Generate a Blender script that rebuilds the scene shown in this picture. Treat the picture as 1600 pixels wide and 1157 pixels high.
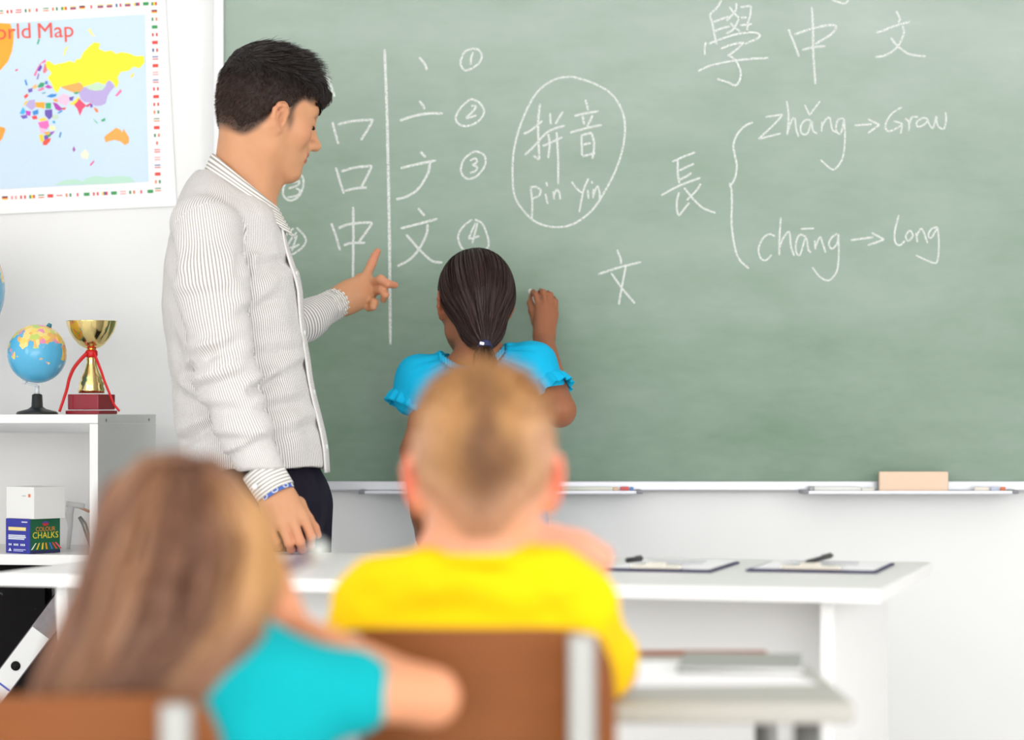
import bpy, bmesh, math, random
import numpy as np
from mathutils import Vector, Matrix

S = bpy.context.scene
for _o in list(bpy.data.objects):
    bpy.data.objects.remove(_o)

# ------------------------------------------------------------------ camera, light, exposure
CAM_H = 1.02            # a seated pupil's eye height
F_PX = 4000.0           # focal length in pixels of the 1600 px wide frame (90 mm)
HOR = 640.0             # row of the horizon in the 1600x1157 frame

cam_data = bpy.data.cameras.new('camera')
cam_data.sensor_width = 36.0
cam_data.lens = 36.0 * F_PX / 1600.0
cam_data.shift_y = (HOR - 578.5) / 1600.0
cam_data.clip_start = 0.05
cam_data.dof.use_dof = True
cam_data.dof.focus_distance = 5.2
cam_data.dof.aperture_fstop = 2.5
cam = bpy.data.objects.new('camera', cam_data)
cam.location = (0, 0, CAM_H)
cam.rotation_euler = (math.pi / 2, 0, 0)
S.collection.objects.link(cam)
S.camera = cam

world = bpy.data.worlds.new('world')
world.use_nodes = True
world.node_tree.nodes['Background'].inputs[0].default_value = (0.95, 0.98, 1.0, 1)
world.node_tree.nodes['Background'].inputs[1].default_value = 1.0
S.world = world


def area(name, loc, rot, sx, sy, power, col=(1, 1, 1)):
    l = bpy.data.lights.new(name, 'AREA')
    l.shape = 'RECTANGLE'
    l.size, l.size_y = sx, sy
    l.energy = power
    l.color = col
    o = bpy.data.objects.new(name, l)
    o.location = loc
    o.rotation_euler = rot
    S.collection.objects.link(o)
    return o


# daylight from the left-hand windows; right, rear and ceiling fill lights are added
area('window_and_fill_light', (-3.05, 1.45, 1.75), (0, math.radians(-90), 0), 1.4, 1.9, 34, (1.0, 0.99, 0.97))
area('window_and_fill_light', (3.05, 1.45, 1.75), (0, math.radians(90), 0), 1.4, 1.9, 46, (1.0, 0.99, 0.97))  # unseen fill added on the right to lift the bookcase side
area('rear_fill_light', (-0.5, -4.3, 1.4), (math.radians(90), 0, 0), 6.0, 2.7, 190, (1.0, 0.99, 0.98))  # broad frontal fill added behind the camera, no window stands there
area('ceiling_fill_light', (-0.9, 3.6, 2.83), (0, 0, 0), 0.5, 2.4, 2.5, (1.0, 0.98, 0.95))  # both ceiling lights are unseen and added for fill
area('ceiling_fill_light', (1.4, 3.6, 2.83), (0, 0, 0), 0.5, 2.4, 2.5, (1.0, 0.98, 0.95))

S.view_settings.view_transform = 'Standard'
S.view_settings.look = 'None'
S.view_settings.gamma = 1.0
S.view_settings.use_curve_mapping = False
S.view_settings.exposure = 0.28


# ------------------------------------------------------------------ helpers
def P(px, py, Y):
    """a point seen at pixel (px, py) standing Y metres into the room"""
    return np.array([(px - 800.0) / F_PX * Y, Y, CAM_H - (py - HOR) / F_PX * Y])


def lin(c):
    c = np.asarray(c, float) / 255.0
    return np.where(c <= 0.04045, c / 12.92, ((c + 0.055) / 1.055) ** 2.4)


def rgba(c):
    return tuple(lin(c)) + (1.0,)


def unit(v):
    v = np.asarray(v, float)
    return v / max(np.linalg.norm(v), 1e-9)


MATS = {}


def new_mat(name):
    m = bpy.data.materials.new(name)
    m.use_nodes = True
    nt = m.node_tree
    return m, nt, nt.nodes['Principled BSDF']


def mat(name, col, rough=0.5, metal=0.0, var=0.04, scale=12.0, bump=0.0, bscale=200.0, spec=0.5, stretch=None, coat=0.0):
    """plain procedural material: colour with a little noise variation and fine bump"""
    if name in MATS:
        return MATS[name]
    m, nt, b = new_mat(name)
    c = np.array(lin(col))
    tc = nt.nodes.new('ShaderNodeTexCoord')
    src = tc.outputs['Object']
    if stretch:
        mp = nt.nodes.new('ShaderNodeMapping')
        mp.inputs['Scale'].default_value = stretch
        nt.links.new(src, mp.inputs['Vector'])
        src = mp.outputs['Vector']
    n = nt.nodes.new('ShaderNodeTexNoise')
    n.inputs['Scale'].default_value = scale
    n.inputs['Detail'].default_value = 4
    nt.links.new(src, n.inputs['Vector'])
    mx = nt.nodes.new('ShaderNodeMix')
    mx.data_type = 'RGBA'
    mx.inputs[6].default_value = tuple(np.clip(c * (1 - var), 0, 1)) + (1,)
    mx.inputs[7].default_value = tuple(np.clip(c * (1 + var), 0, 1)) + (1,)
    nt.links.new(n.outputs['Fac'], mx.inputs[0])
    nt.links.new(mx.outputs[2], b.inputs['Base Color'])
    b.inputs['Roughness'].default_value = rough
    b.inputs['Metallic'].default_value = metal
    b.inputs['Specular IOR Level'].default_value = spec
    b.inputs['Coat Weight'].default_value = coat
    if bump > 0:
        n2 = nt.nodes.new('ShaderNodeTexNoise')
        n2.inputs['Scale'].default_value = bscale
        n2.inputs['Detail'].default_value = 3
        nt.links.new(src, n2.inputs['Vector'])
        bp = nt.nodes.new('ShaderNodeBump')
        bp.inputs['Strength'].default_value = bump
        bp.inputs['Distance'].default_value = 0.002
        nt.links.new(n2.outputs['Fac'], bp.inputs['Height'])
        nt.links.new(bp.outputs['Normal'], b.inputs['Normal'])
    MATS[name] = m
    return m


def attr_mat(name, rough=0.5, sss=0.0, sss_scale=0.01, var=0.0, scale=60.0, bump=0.0, bscale=400.0, spec=0.5, metal=0.0):
    """material whose colour is the mesh's own 'col' attribute"""
    if name in MATS:
        return MATS[name]
    m, nt, b = new_mat(name)
    a = nt.nodes.new('ShaderNodeAttribute')
    a.attribute_name = 'col'
    out = a.outputs['Color']
    tc = nt.nodes.new('ShaderNodeTexCoord')
    if var > 0:
        n = nt.nodes.new('ShaderNodeTexNoise')
        n.inputs['Scale'].default_value = scale
        n.inputs['Detail'].default_value = 5
        nt.links.new(tc.outputs['Object'], n.inputs['Vector'])
        mr = nt.nodes.new('ShaderNodeMapRange')
        mr.inputs[3].default_value = 1 - var
        mr.inputs[4].default_value = 1 + var
        nt.links.new(n.outputs['Fac'], mr.inputs[0])
        mx = nt.nodes.new('ShaderNodeMix')
        mx.data_type = 'RGBA'
        mx.blend_type = 'MULTIPLY'
        mx.inputs[0].default_value = 1
        nt.links.new(out, mx.inputs[6])
        nt.links.new(mr.outputs[0], mx.inputs[7])
        out = mx.outputs[2]
    nt.links.new(out, b.inputs['Base Color'])
    b.inputs['Roughness'].default_value = rough
    b.inputs['Specular IOR Level'].default_value = spec
    b.inputs['Metallic'].default_value = metal
    if sss > 0:
        b.inputs['Subsurface Weight'].default_value = sss
        b.inputs['Subsurface Radius'].default_value = (1.0, 0.38, 0.22)
        b.inputs['Subsurface Scale'].default_value = sss_scale
    if bump > 0:
        n2 = nt.nodes.new('ShaderNodeTexNoise')
        n2.inputs['Scale'].default_value = bscale
        nt.links.new(tc.outputs['Object'], n2.inputs['Vector'])
        bp = nt.nodes.new('ShaderNodeBump')
        bp.inputs['Strength'].default_value = bump
        bp.inputs['Distance'].default_value = 0.001
        nt.links.new(n2.outputs['Fac'], bp.inputs['Height'])
        nt.links.new(bp.outputs['Normal'], b.inputs['Normal'])
    MATS[name] = m
    return m


def tag(o, label=None, cat=None, group=None, kind=None):
    if label:
        o['label'] = label
    if cat:
        o['category'] = cat
    if group:
        o['group'] = group
    if kind:
        o['kind'] = kind
    return o


def link(name, me, m=None, parent=None):
    o = bpy.data.objects.new(name, me)
    S.collection.objects.link(o)
    if m is not None and me is not None:
        for mm in (m if isinstance(m, (list, tuple)) else [m]):
            me.materials.append(mm)
    if parent is not None:
        o.parent = parent
    return o


def empty(name, loc=(0, 0, 0), rz=0.0):
    o = bpy.data.objects.new(name, None)
    o.location = tuple(loc)
    o.rotation_euler = (0, 0, rz)
    o.empty_display_size = 0.05
    S.collection.objects.link(o)
    return o


def np_mesh(name, V, F, smooth=True, attrs=None):
    """mesh from arrays; F is an (n,k) array or a list of tuples"""
    me = bpy.data.meshes.new(name)
    V = np.asarray(V, np.float32)
    if isinstance(F, np.ndarray):
        k = F.shape[1]
        me.vertices.add(len(V))
        me.vertices.foreach_set('co', V.ravel())
        me.loops.add(F.size)
        me.loops.foreach_set('vertex_index', F.ravel().astype(np.int32))
        me.polygons.add(len(F))
        me.polygons.foreach_set('loop_start', np.arange(0, F.size, k, dtype=np.int32))
        me.polygons.foreach_set('loop_total', np.full(len(F), k, np.int32))
        me.update(calc_edges=True)
    else:
        me.from_pydata([tuple(map(float, v)) for v in V], [], [tuple(map(int, f)) for f in F])
    if smooth:
        me.polygons.foreach_set('use_smooth', np.ones(len(me.polygons), bool))
    for an, (typ, dat) in (attrs or {}).items():
        at = me.attributes.new(an, typ, 'POINT')
        dat = np.asarray(dat, np.float32)
        if typ == 'FLOAT_COLOR':
            if dat.shape[1] == 3:
                dat = np.concatenate([dat, np.ones((len(dat), 1), np.float32)], 1)
            at.data.foreach_set('color', dat.ravel())
        else:
            at.data.foreach_set('value', dat.ravel())
    me.update()
    return me


class MB:
    """collects boxes, tubes, lathes into one mesh"""

    def __init__(s):
        s.V, s.F, s.M, s.C = [], [], [], []
        s.smooth = []

    def add(s, V, F, mi=0, M=None, smooth=False, col=None):
        n = len(s.V)
        for v in V:
            v = Vector(tuple(map(float, v)))
            s.V.append(tuple(M @ v if M is not None else v))
            s.C.append(tuple(col) if col is not None else (1, 1, 1))
        for f in F:
            s.F.append(tuple(n + i for i in f))
            s.M.append(mi)
            s.smooth.append(smooth)
        return s

    def box(s, c, d, mi=0, M=None, bev=0.0, col=None):
        """box with centre c, dims d and chamfered edges"""
        bm = bmesh.new()
        bmesh.ops.create_cube(bm, size=1)
        for v in bm.verts:
            v.co = Vector((v.co.x * d[0] + c[0], v.co.y * d[1] + c[1], v.co.z * d[2] + c[2]))
        if bev > 0:
            bmesh.ops.bevel(bm, geom=bm.edges[:], offset=bev, segments=2, profile=0.6, affect='EDGES')
        bm.verts.index_update()
        s.add([v.co for v in bm.verts], [[v.index for v in f.verts] for f in bm.faces], mi, M, False, col)
        bm.free()
        return s

    def prism(s, pts, y0, y1, mi=0, M=None, axis='y', col=None):
        """closed polygon (a,b) extruded along an axis"""
        def mk(a, b, c):
            return {'y': (a, c, b), 'z': (a, b, c), 'x': (c, a, b)}[axis]
        n = len(pts)
        V = [mk(a, b, y0) for a, b in pts] + [mk(a, b, y1) for a, b in pts]
        F = [list(range(n))[::-1], list(range(n, 2 * n))]
        F += [(i, (i + 1) % n, n + (i + 1) % n, n + i) for i in range(n)]
        return s.add(V, F, mi, M, False, col)

    def lathe(s, prof, n=32, mi=0, M=None, cap=True, col=None):
        """profile [(r,z)] turned about z"""
        V, F = [], []
        k = len(prof)
        for i in range(n):
            a = 2 * math.pi * i / n
            for r, z in prof:
                V.append((r * math.cos(a), r * math.sin(a), z))
        for i in range(n):
            j = (i + 1) % n
            for q in range(k - 1):
                F.append((i * k + q, j * k + q, j * k + q + 1, i * k + q + 1))
        if cap:
            F.append([i * k for i in range(n)][::-1])
            F.append([i * k + k - 1 for i in range(n)])
        return s.add(V, F, mi, M, True, col)

    def tube(s, pts, r, n=10, mi=0, M=None, col=None, cap=True, flat=None):
        """tube along points; r scalar or list"""
        pts = [np.asarray(p, float) for p in pts]
        rs = [r] * len(pts) if np.isscalar(r) else list(r)
        V, F = [], []
        up = None
        for i, p in enumerate(pts):
            t = unit(pts[min(i + 1, len(pts) - 1)] - pts[max(i - 1, 0)])
            if up is None:
                up = np.array([0, 0, 1.0]) if abs(t[2]) < 0.9 else np.array([0, 1.0, 0])
            a = unit(up - t * np.dot(up, t))
            b = np.cross(t, a)
            up = a
            for q in range(n):
                an = 2 * math.pi * q / n
                fx = 1.0 if flat is None else flat
                V.append(p + rs[i] * (math.cos(an) * a + math.sin(an) * b * fx))
        for i in range(len(pts) - 1):
            for q in range(n):
                w = (q + 1) % n
                F.append((i * n + q, i * n + w, (i + 1) * n + w, (i + 1) * n + q))
        if cap:
            F.append(list(range(n))[::-1])
            F.append([(len(pts) - 1) * n + q for q in range(n)])
        return s.add(V, F, mi, M, True, col)

    def sphere(s, c, r, nu=24, nv=14, mi=0, M=None, col=None):
        r = (r, r, r) if np.isscalar(r) else r
        V = [(c[0], c[1], c[2] - r[2])]
        F = []
        for j in range(1, nv):
            t = -math.pi / 2 + math.pi * j / nv
            for i in range(nu):
                a = 2 * math.pi * i / nu
                V.append((c[0] + r[0] * math.cos(t) * math.cos(a), c[1] + r[1] * math.cos(t) * math.sin(a), c[2] + r[2] * math.sin(t)))
        V.append((c[0], c[1], c[2] + r[2]))
        last = len(V) - 1
        for i in range(nu):
            F.append((0, 1 + (i + 1) % nu, 1 + i))
            F.append((last, last - nu + i, last - nu + (i + 1) % nu))
        for j in range(nv - 2):
            for i in range(nu):
                a = 1 + j * nu
                F.append((a + i, a + (i + 1) % nu, a + nu + (i + 1) % nu, a + nu + i))
        return s.add(V, F, mi, M, True, col)

    def build(s, name, m, parent=None, use_col=False):
        me = bpy.data.meshes.new(name)
        me.from_pydata(s.V, [], s.F)
        me.polygons.foreach_set('material_index', np.array(s.M, np.int32))
        me.polygons.foreach_set('use_smooth', np.array(s.smooth, bool))
        if use_col:
            at = me.attributes.new('col', 'FLOAT_COLOR', 'POINT')
            c = np.concatenate([np.array(s.C, np.float32), np.ones((len(s.C), 1), np.float32)], 1)
            at.data.foreach_set('color', c.ravel())
        me.update()
        return link(name, me, m, parent)


def box(name, c, d, m, parent=None, bev=0.003, M=None):
    return MB().box(c, d, 0, M, bev).build(name, m, parent)


def text_mesh(body, size, extrude=0.0):
    """flat lettering: arrays of vertices and faces, centred, in the xz plane"""
    cu = bpy.data.curves.new('lettering', 'FONT')
    cu.body = body
    cu.size = size
    cu.align_x = 'CENTER'
    cu.align_y = 'CENTER'
    cu.extrude = extrude
    cu.resolution_u = 3
    o = bpy.data.objects.new('lettering', cu)
    S.collection.objects.link(o)
    dg = bpy.context.evaluated_depsgraph_get()
    me = o.evaluated_get(dg).to_mesh()
    V = [(v.co.x, -v.co.z, v.co.y) for v in me.vertices]
    F = [tuple(p.vertices) for p in me.polygons]
    o.evaluated_get(dg).to_mesh_clear()
    bpy.data.objects.remove(o)
    bpy.data.curves.remove(cu)
    return V, F


def catmull(pts, n=6):
    pts = np.asarray(pts, float)
    if len(pts) < 3:
        return np.array([pts[0] + (pts[-1] - pts[0]) * t for t in np.linspace(0, 1, n + 1)])
    q = np.vstack([2 * pts[0] - pts[1], pts, 2 * pts[-1] - pts[-2]])
    out = []
    for i in range(len(pts) - 1):
        p0, p1, p2, p3 = q[i:i + 4]
        for t in np.linspace(0, 1, n, endpoint=False):
            out.append(0.5 * (2 * p1 + (p2 - p0) * t + (2 * p0 - 5 * p1 + 4 * p2 - p3) * t * t + (3 * p1 - p0 - 3 * p2 + p3) * t ** 3))
    out.append(pts[-1])
    return np.array(out)


# ------------------------------------------------------------------ implicit surfaces for bodies, clothes and hair
def _hash(ix, iy, iz, seed):
    h = (ix.astype(np.int64) * 374761393 + iy.astype(np.int64) * 668265263 + iz.astype(np.int64) * 2147483647 + seed * 1274126177) & 0x7fffffff
    h = ((h ^ (h >> 13)) * 1274126177) & 0x7fffffff
    return ((h ^ (h >> 16)) & 0xffff).astype(np.float32) / 65535.0


def vnoise(p, seed=0):
    """value noise in -1..1 of points p (n,3)"""
    f = np.floor(p)
    t = (p - f).astype(np.float32)
    t = t * t * (3 - 2 * t)
    i = f.astype(np.int64)
    r = 0
    for dx in (0, 1):
        wx = t[:, 0] if dx else 1 - t[:, 0]
        for dy in (0, 1):
            wy = t[:, 1] if dy else 1 - t[:, 1]
            for dz in (0, 1):
                wz = t[:, 2] if dz else 1 - t[:, 2]
                r = r + _hash(i[:, 0] + dx, i[:, 1] + dy, i[:, 2] + dz, seed) * wx * wy * wz
    return r * 2 - 1


def fbm(p, octv=3, seed=0):
    r, a = 0, 1.0
    for o in range(octv):
        r = r + a * vnoise(p * (2 ** o), seed + o * 17)
        a *= 0.5
    return r


class SDF:
    def __init__(s):
        s.p = []

    def cone(s, a, b, ra, rb=None, k=0.02, ax=None, fl=1.0, op='+', g=0):
        """tapered limb from a to b; fl > 1 flattens it along the axis ax"""
        s.p.append(('c', np.asarray(a, np.float32), np.asarray(b, np.float32), float(ra), float(ra if rb is None else rb), None if ax is None else unit(ax).astype(np.float32), float(fl), float(k), op, g))
        return s

    def chain(s, pts, rs, k=0.02, ax=None, fl=1.0, g=0):
        for i in range(len(pts) - 1):
            s.cone(pts[i], pts[i + 1], rs[i], rs[i + 1], k, ax, fl, '+', g)
        return s

    def ell(s, c, r, R=None, k=0.02, op='+', g=0):
        s.p.append(('e', np.asarray(c, np.float32), np.asarray([r] * 3 if np.isscalar(r) else r, np.float32), np.asarray(np.eye(3) if R is None else R, np.float32), 0, 0, 0, float(k), op, g))
        return s

    def cut(s, c, n, k=0.004):
        """keep what lies behind the plane through c with normal n"""
        s.p.append(('h', np.asarray(c, np.float32), unit(n).astype(np.float32), 0, 0, 0, 0, float(k), '^', 0))
        return s

    @staticmethod
    def d1(q, p):
        if q[0] == 'c':
            a, b, ra, rb, ax, fl = q[1:7]
            ba = b - a
            pa = p - a
            t = np.clip(pa @ ba / max(float(ba @ ba), 1e-12), 0, 1)
            v = pa - t[..., None] * ba
            if ax is not None:
                v = v + ((fl - 1) * (v @ ax))[..., None] * ax
            return np.sqrt(np.einsum('...i,...i->...', v, v)) - (ra + (rb - ra) * t)
        if q[0] == 'e':
            c, r, R = q[1:4]
            v = (p - c) @ R
            k0 = np.sqrt(np.einsum('...i,...i->...', v / r, v / r))
            w = v / (r * r)
            k1 = np.sqrt(np.einsum('...i,...i->...', w, w))
            return k0 * (k0 - 1) / np.maximum(k1, 1e-6)
        return (p - q[1]) @ q[2]

    @staticmethod
    def comb(D, d, k, op):
        if op == '+':
            h = np.maximum(k - np.abs(D - d), 0) / k
            return np.minimum(D, d) - h * h * k * 0.25
        if op == '-':
            d = -d
        h = np.maximum(k - np.abs(D - d), 0) / k
        return np.maximum(D, d) + h * h * k * 0.25

    def __call__(s, p):
        D = np.full(p.shape[:-1], 10.0, np.float32)
        for q in s.p:
            D = s.comb(D, s.d1(q, p), q[7], q[8])
        return D

    def groups(s, p):
        """the group of the nearest primitive of each point"""
        best = np.full(len(p), 1e9, np.float32)
        g = np.zeros(len(p), int)
        for q in s.p:
            if q[8] == '+':
                d = s.d1(q, p)
                m = d < best
                best[m] = d[m]
                g[m] = q[9]
        return g

    def bounds(s):
        lo, hi = np.full(3, 1e9), np.full(3, -1e9)
        for q in s.p:
            if q[8] != '+':
                continue
            if q[0] == 'c':
                for c, r in ((q[1], q[3]), (q[2], q[4])):
                    lo = np.minimum(lo, c - r)
                    hi = np.maximum(hi, c + r)
            else:
                lo = np.minimum(lo, q[1] - q[2].max())
                hi = np.maximum(hi, q[1] + q[2].max())
        return lo - 0.01, hi + 0.01

    def mesh(s, h=0.004):
        """surface net of the zero level"""
        B = 8
        lo, hi = s.bounds()
        nb = np.maximum(np.ceil((hi - lo) / (B * h)).astype(int), 1)
        R = B * h * 0.87
        I = np.stack(np.meshgrid(*[np.arange(n) for n in nb], indexing='ij'), -1).reshape(-1, 3)
        cen = (lo + (I + 0.5) * B * h - 0.5 * h).astype(np.float32)
        Dc = np.full(len(cen), 10.0, np.float32)
        dl = []
        for q in s.p:
            d = s.d1(q, cen)
            dl.append(d)
            Dc = s.comb(Dc, d, q[7], q[8])
        keep = np.abs(Dc) < 2.2 * R
        D = np.repeat(np.repeat(np.repeat(np.where(Dc < 0, -1.0, 1.0).astype(np.float32).reshape(nb), B, 0), B, 1), B, 2)
        ki = np.nonzero(keep)[0]
        off = np.stack(np.meshgrid(*[np.arange(B)] * 3, indexing='ij'), -1).reshape(-1, 3)
        base = (I[ki] * B)[:, None, :] + off[None]
        pts = (lo + base * h).astype(np.float32)
        val = np.full(pts.shape[:2], 10.0, np.float32)
        plus = np.full(len(ki), 10.0, np.float32)
        for q, d in zip(s.p, dl):
            if q[8] == '+':
                plus = np.minimum(plus, d[ki])
        for q, d in zip(s.p, dl):
            dk = d[ki]
            if q[8] == '+':
                sel = dk < np.maximum(plus, 0) + 2 * R * max(1.0, q[6] if q[0] == 'c' else 1.0) + 2 * R + q[7]
            elif q[8] == '-':
                sel = dk < 2.5 * R + q[7]
            else:
                sel = dk > -2.5 * R - q[7]
            if sel.any():
                val[sel] = s.comb(val[sel], s.d1(q, pts[sel]), q[7], q[8])
        D[base[..., 0], base[..., 1], base[..., 2]] = val
        ins = D < 0
        c = np.zeros(tuple(n - 1 for n in ins.shape), np.uint8)
        for dx in (0, 1):
            for dy in (0, 1):
                for dz in (0, 1):
                    c += ins[dx:dx + c.shape[0], dy:dy + c.shape[1], dz:dz + c.shape[2]]
        A = np.argwhere((c > 0) & (c < 8))
        idx = np.full(c.shape, -1, np.int32)
        idx[A[:, 0], A[:, 1], A[:, 2]] = np.arange(len(A))
        co = [(x, y, z) for x in (0, 1) for y in (0, 1) for z in (0, 1)]
        cv = np.stack([D[A[:, 0] + x, A[:, 1] + y, A[:, 2] + z] for x, y, z in co], 1)
        acc = np.zeros((len(A), 3), np.float32)
        cnt = np.zeros(len(A), np.float32)
        for i in range(8):
            for j in range(i + 1, 8):
                if sum(abs(a - b) for a, b in zip(co[i], co[j])) != 1:
                    continue
                m = (cv[:, i] < 0) != (cv[:, j] < 0)
                t = cv[m, i] / (cv[m, i] - cv[m, j])
                acc[m] += np.array(co[i]) + t[:, None] * (np.array(co[j]) - np.array(co[i]))
                cnt[m] += 1
        V = lo + h * (A + acc / np.maximum(cnt, 1)[:, None])
        F = []
        for ax in range(3):
            sl0 = [slice(None)] * 3
            sl1 = [slice(None)] * 3
            sl0[ax] = slice(0, -1)
            sl1[ax] = slice(1, None)
            e = np.argwhere(ins[tuple(sl0)] != ins[tuple(sl1)])
            u, v = (ax + 1) % 3, (ax + 2) % 3
            ok = (e[:, u] > 0) & (e[:, v] > 0) & (e[:, u] < c.shape[u]) & (e[:, v] < c.shape[v])
            e = e[ok]
            du = np.eye(3, dtype=int)[u]
            dv = np.eye(3, dtype=int)[v]
            q = [e - du - dv, e - dv, e, e - du]
            q = np.stack([idx[t[:, 0], t[:, 1], t[:, 2]] for t in q], 1)
            fl = ~ins[e[:, 0], e[:, 1], e[:, 2]]
            q[fl] = q[fl][:, ::-1]
            F.append(q)
        F = np.concatenate(F)
        F = F[(F >= 0).all(1)]
        return V.astype(np.float32), F


def normals(V, F):
    n = np.cross(V[F[:, 2]] - V[F[:, 0]], V[F[:, 3]] - V[F[:, 1]])
    N = np.zeros_like(V)
    for i in range(4):
        np.add.at(N, F[:, i], n)
    return N / np.maximum(np.linalg.norm(N, axis=1, keepdims=True), 1e-9)


def relax(V, F, it=2, w=0.5):
    for _ in range(it):
        A = np.zeros_like(V)
        C = np.zeros(len(V), np.float32)
        for i in range(4):
            j = (i + 1) % 4
            np.add.at(A, F[:, i], V[F[:, j]])
            np.add.at(A, F[:, j], V[F[:, i]])
            np.add.at(C, F[:, i], 1)
            np.add.at(C, F[:, j], 1)
        V = V + w * (A / np.maximum(C, 1)[:, None] - V)
    return V


def skin_obj(name, V, F, col, m, parent=None, extra=None):
    at = {'col': ('FLOAT_COLOR', np.broadcast_to(col, (len(V), 3)))}
    at.update(extra or {})
    return link(name, np_mesh(name, V, F, True, at), m, parent)


def strands(name, paths, width, cols, m, parent):
    """locks of hair: paths (n,k,3) -> flat tapered ribbons, one mesh"""
    paths = np.asarray(paths, np.float32)
    n, k, _ = paths.shape
    T = np.gradient(paths, axis=1)
    T /= np.maximum(np.linalg.norm(T, axis=2, keepdims=True), 1e-9)
    ref = np.random.RandomState(5).normal(size=(n, 1, 3)).astype(np.float32)
    W = np.cross(T, np.broadcast_to(ref, T.shape))
    W /= np.maximum(np.linalg.norm(W, axis=2, keepdims=True), 1e-9)
    w = np.linspace(1, 0.25, k, dtype=np.float32)[None, :, None] * (width if np.isscalar(width) else np.asarray(width, np.float32)[:, None, None]) * 0.5
    V = np.stack([paths - W * w, paths + W * w], 2).reshape(-1, 3)
    b = (np.arange(n)[:, None] * k + np.arange(k - 1)[None]).reshape(-1) * 2
    F = np.stack([b, b + 1, b + 3, b + 2], 1)
    c = np.repeat(np.asarray(cols, np.float32), 2 * k, axis=0)
    return link(name, np_mesh(name, V, F, True, {'col': ('FLOAT_COLOR', c)}), m, parent)


def frame(f, u):
    """columns forward, left, up from a forward and an up hint"""
    f = unit(f)
    l = unit(np.cross(u, f))
    return np.stack([f, l, np.cross(f, l)], 1)


def head(sd, O, M, s=1.0, child=False, face=True, g=0, ez=1.0):
    """head prims: O the point between the ear holes, M columns forward/left/up"""
    L0 = L = lambda x, y, z: O + M @ (np.array([x, y, z]) * s)

    def E(c, r, k=0.02, op='+'):
        sd.ell(L(*c), np.array(r) * s, M, k * s, op, g)

    def C(a, b, ra, rb, k=0.015):
        sd.cone(L(*a), L(*b), ra * s, rb * s, k * s, g=g)
    ch = 1.0 if not child else 0.93
    jw = 1.0 if not child else 0.80
    E((-0.008, 0, 0.044), (0.098, 0.076, 0.088))
    E((-0.030, 0, 0.030), (0.072, 0.070, 0.075), 0.03)
    E((0.032, 0, 0.030), (0.064, 0.066, 0.080), 0.03)
    E((0.032, 0, -0.035), (0.056, 0.058 * (0.5 + 0.5 * jw), 0.062 * ch), 0.03)
    E((0.046, 0, -0.070 * ch), (0.036, 0.040, 0.034), 0.03)
    for y in (-1, 1):
        C((0.004, 0.054 * y * jw, -0.030), (0.006, 0.050 * y * jw, -0.062 * ch), 0.014, 0.015, 0.03)
        C((0.006, 0.050 * y * jw, -0.062 * ch), (0.066, 0.018 * y, -0.096 * ch), 0.015, 0.014, 0.03)
        E((0.056, 0.043 * y, -0.018), (0.026, 0.022, 0.022), 0.025)
    E((0.076, 0, -0.094 * ch), (0.018, 0.020, 0.016), 0.025)
    if face:
        C((0.082, 0.012, 0.034), (0.070, 0.046, 0.034), 0.012, 0.012, 0.02)
        C((0.082, -0.012, 0.034), (0.070, -0.046, 0.034), 0.012, 0.012, 0.02)
        for y in (-1, 1):
            E((0.100, 0.034 * y, 0.010), (0.020, 0.018, 0.013), 0.02, '-')
            E((0.075, 0.034 * y, 0.009), (0.016, 0.017, 0.013), 0.010)
        C((0.090, 0, 0.020), (0.112, 0, -0.024), 0.0075, 0.0110, 0.016)
        E((0.115, 0, -0.026), (0.0105, 0.0125, 0.0100), 0.010)
        for y in (-1, 1):
            E((0.102, 0.0125 * y, -0.030), (0.0110, 0.0075, 0.0080), 0.008)
            E((0.106, 0.007 * y, -0.039), (0.004, 0.003, 0.004), 0.004, '-')
        E((0.080, 0, -0.054), (0.020, 0.026, 0.020), 0.02)
        C((0.0965, 0.006, -0.0515), (0.088, 0.022, -0.0565), 0.0058, 0.0035, 0.008)
        C((0.0965, -0.006, -0.0515), (0.088, -0.022, -0.0565), 0.0058, 0.0035, 0.008)
        C((0.0940, 0.006, -0.0625), (0.086, 0.020, -0.0590), 0.0064, 0.0035, 0.008)
        C((0.0940, -0.006, -0.0625), (0.086, -0.020, -0.0590), 0.0064, 0.0035, 0.008)
        E((0.103, 0, -0.0568), (0.012, 0.024, 0.0016), 0.004, '-')
    for y in (-1, 1):
        L = lambda x_, y_, z_: O + M @ (np.array([x_, y_, z_ * ez - 0.075 * (1 - ez)]) * s)
        hx = [(0.012, 0.070, 0.000), (0.014, 0.075, 0.019), (0.004, 0.081, 0.032), (-0.009, 0.085, 0.030), (-0.017, 0.088, 0.016),
              (-0.016, 0.087, -0.002), (-0.009, 0.082, -0.017), (0.001, 0.075, -0.027), (0.007, 0.070, -0.026)]
        rr = [0.0045, 0.0042, 0.0040, 0.0042, 0.0042, 0.0042, 0.0046, 0.0060, 0.0050]
        for i in range(len(hx) - 1):
            C((hx[i][0], hx[i][1] * y, hx[i][2]), (hx[i + 1][0], hx[i + 1][1] * y, hx[i + 1][2]), rr[i], rr[i + 1], 0.006)
        E((-0.003, 0.072 * y, 0.002), (0.015, 0.005, 0.027), 0.008)
        an = [(0.002, 0.078, 0.021), (-0.007, 0.082, 0.010), (-0.008, 0.082, -0.004), (-0.001, 0.077, -0.015)]
        for i in range(3):
            C((an[i][0], an[i][1] * y, an[i][2]), (an[i + 1][0], an[i + 1][1] * y, an[i + 1][2]), 0.0036, 0.0036, 0.005)
        E((0.011, 0.073 * y, -0.004), (0.0045, 0.0050, 0.0065), 0.006)
        E((0.003, 0.080 * y, -0.001), (0.007, 0.010, 0.010), 0.004, '-')
    return L0


def local(V, O, M, s=1.0):
    return ((V - O) @ M) / s


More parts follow.
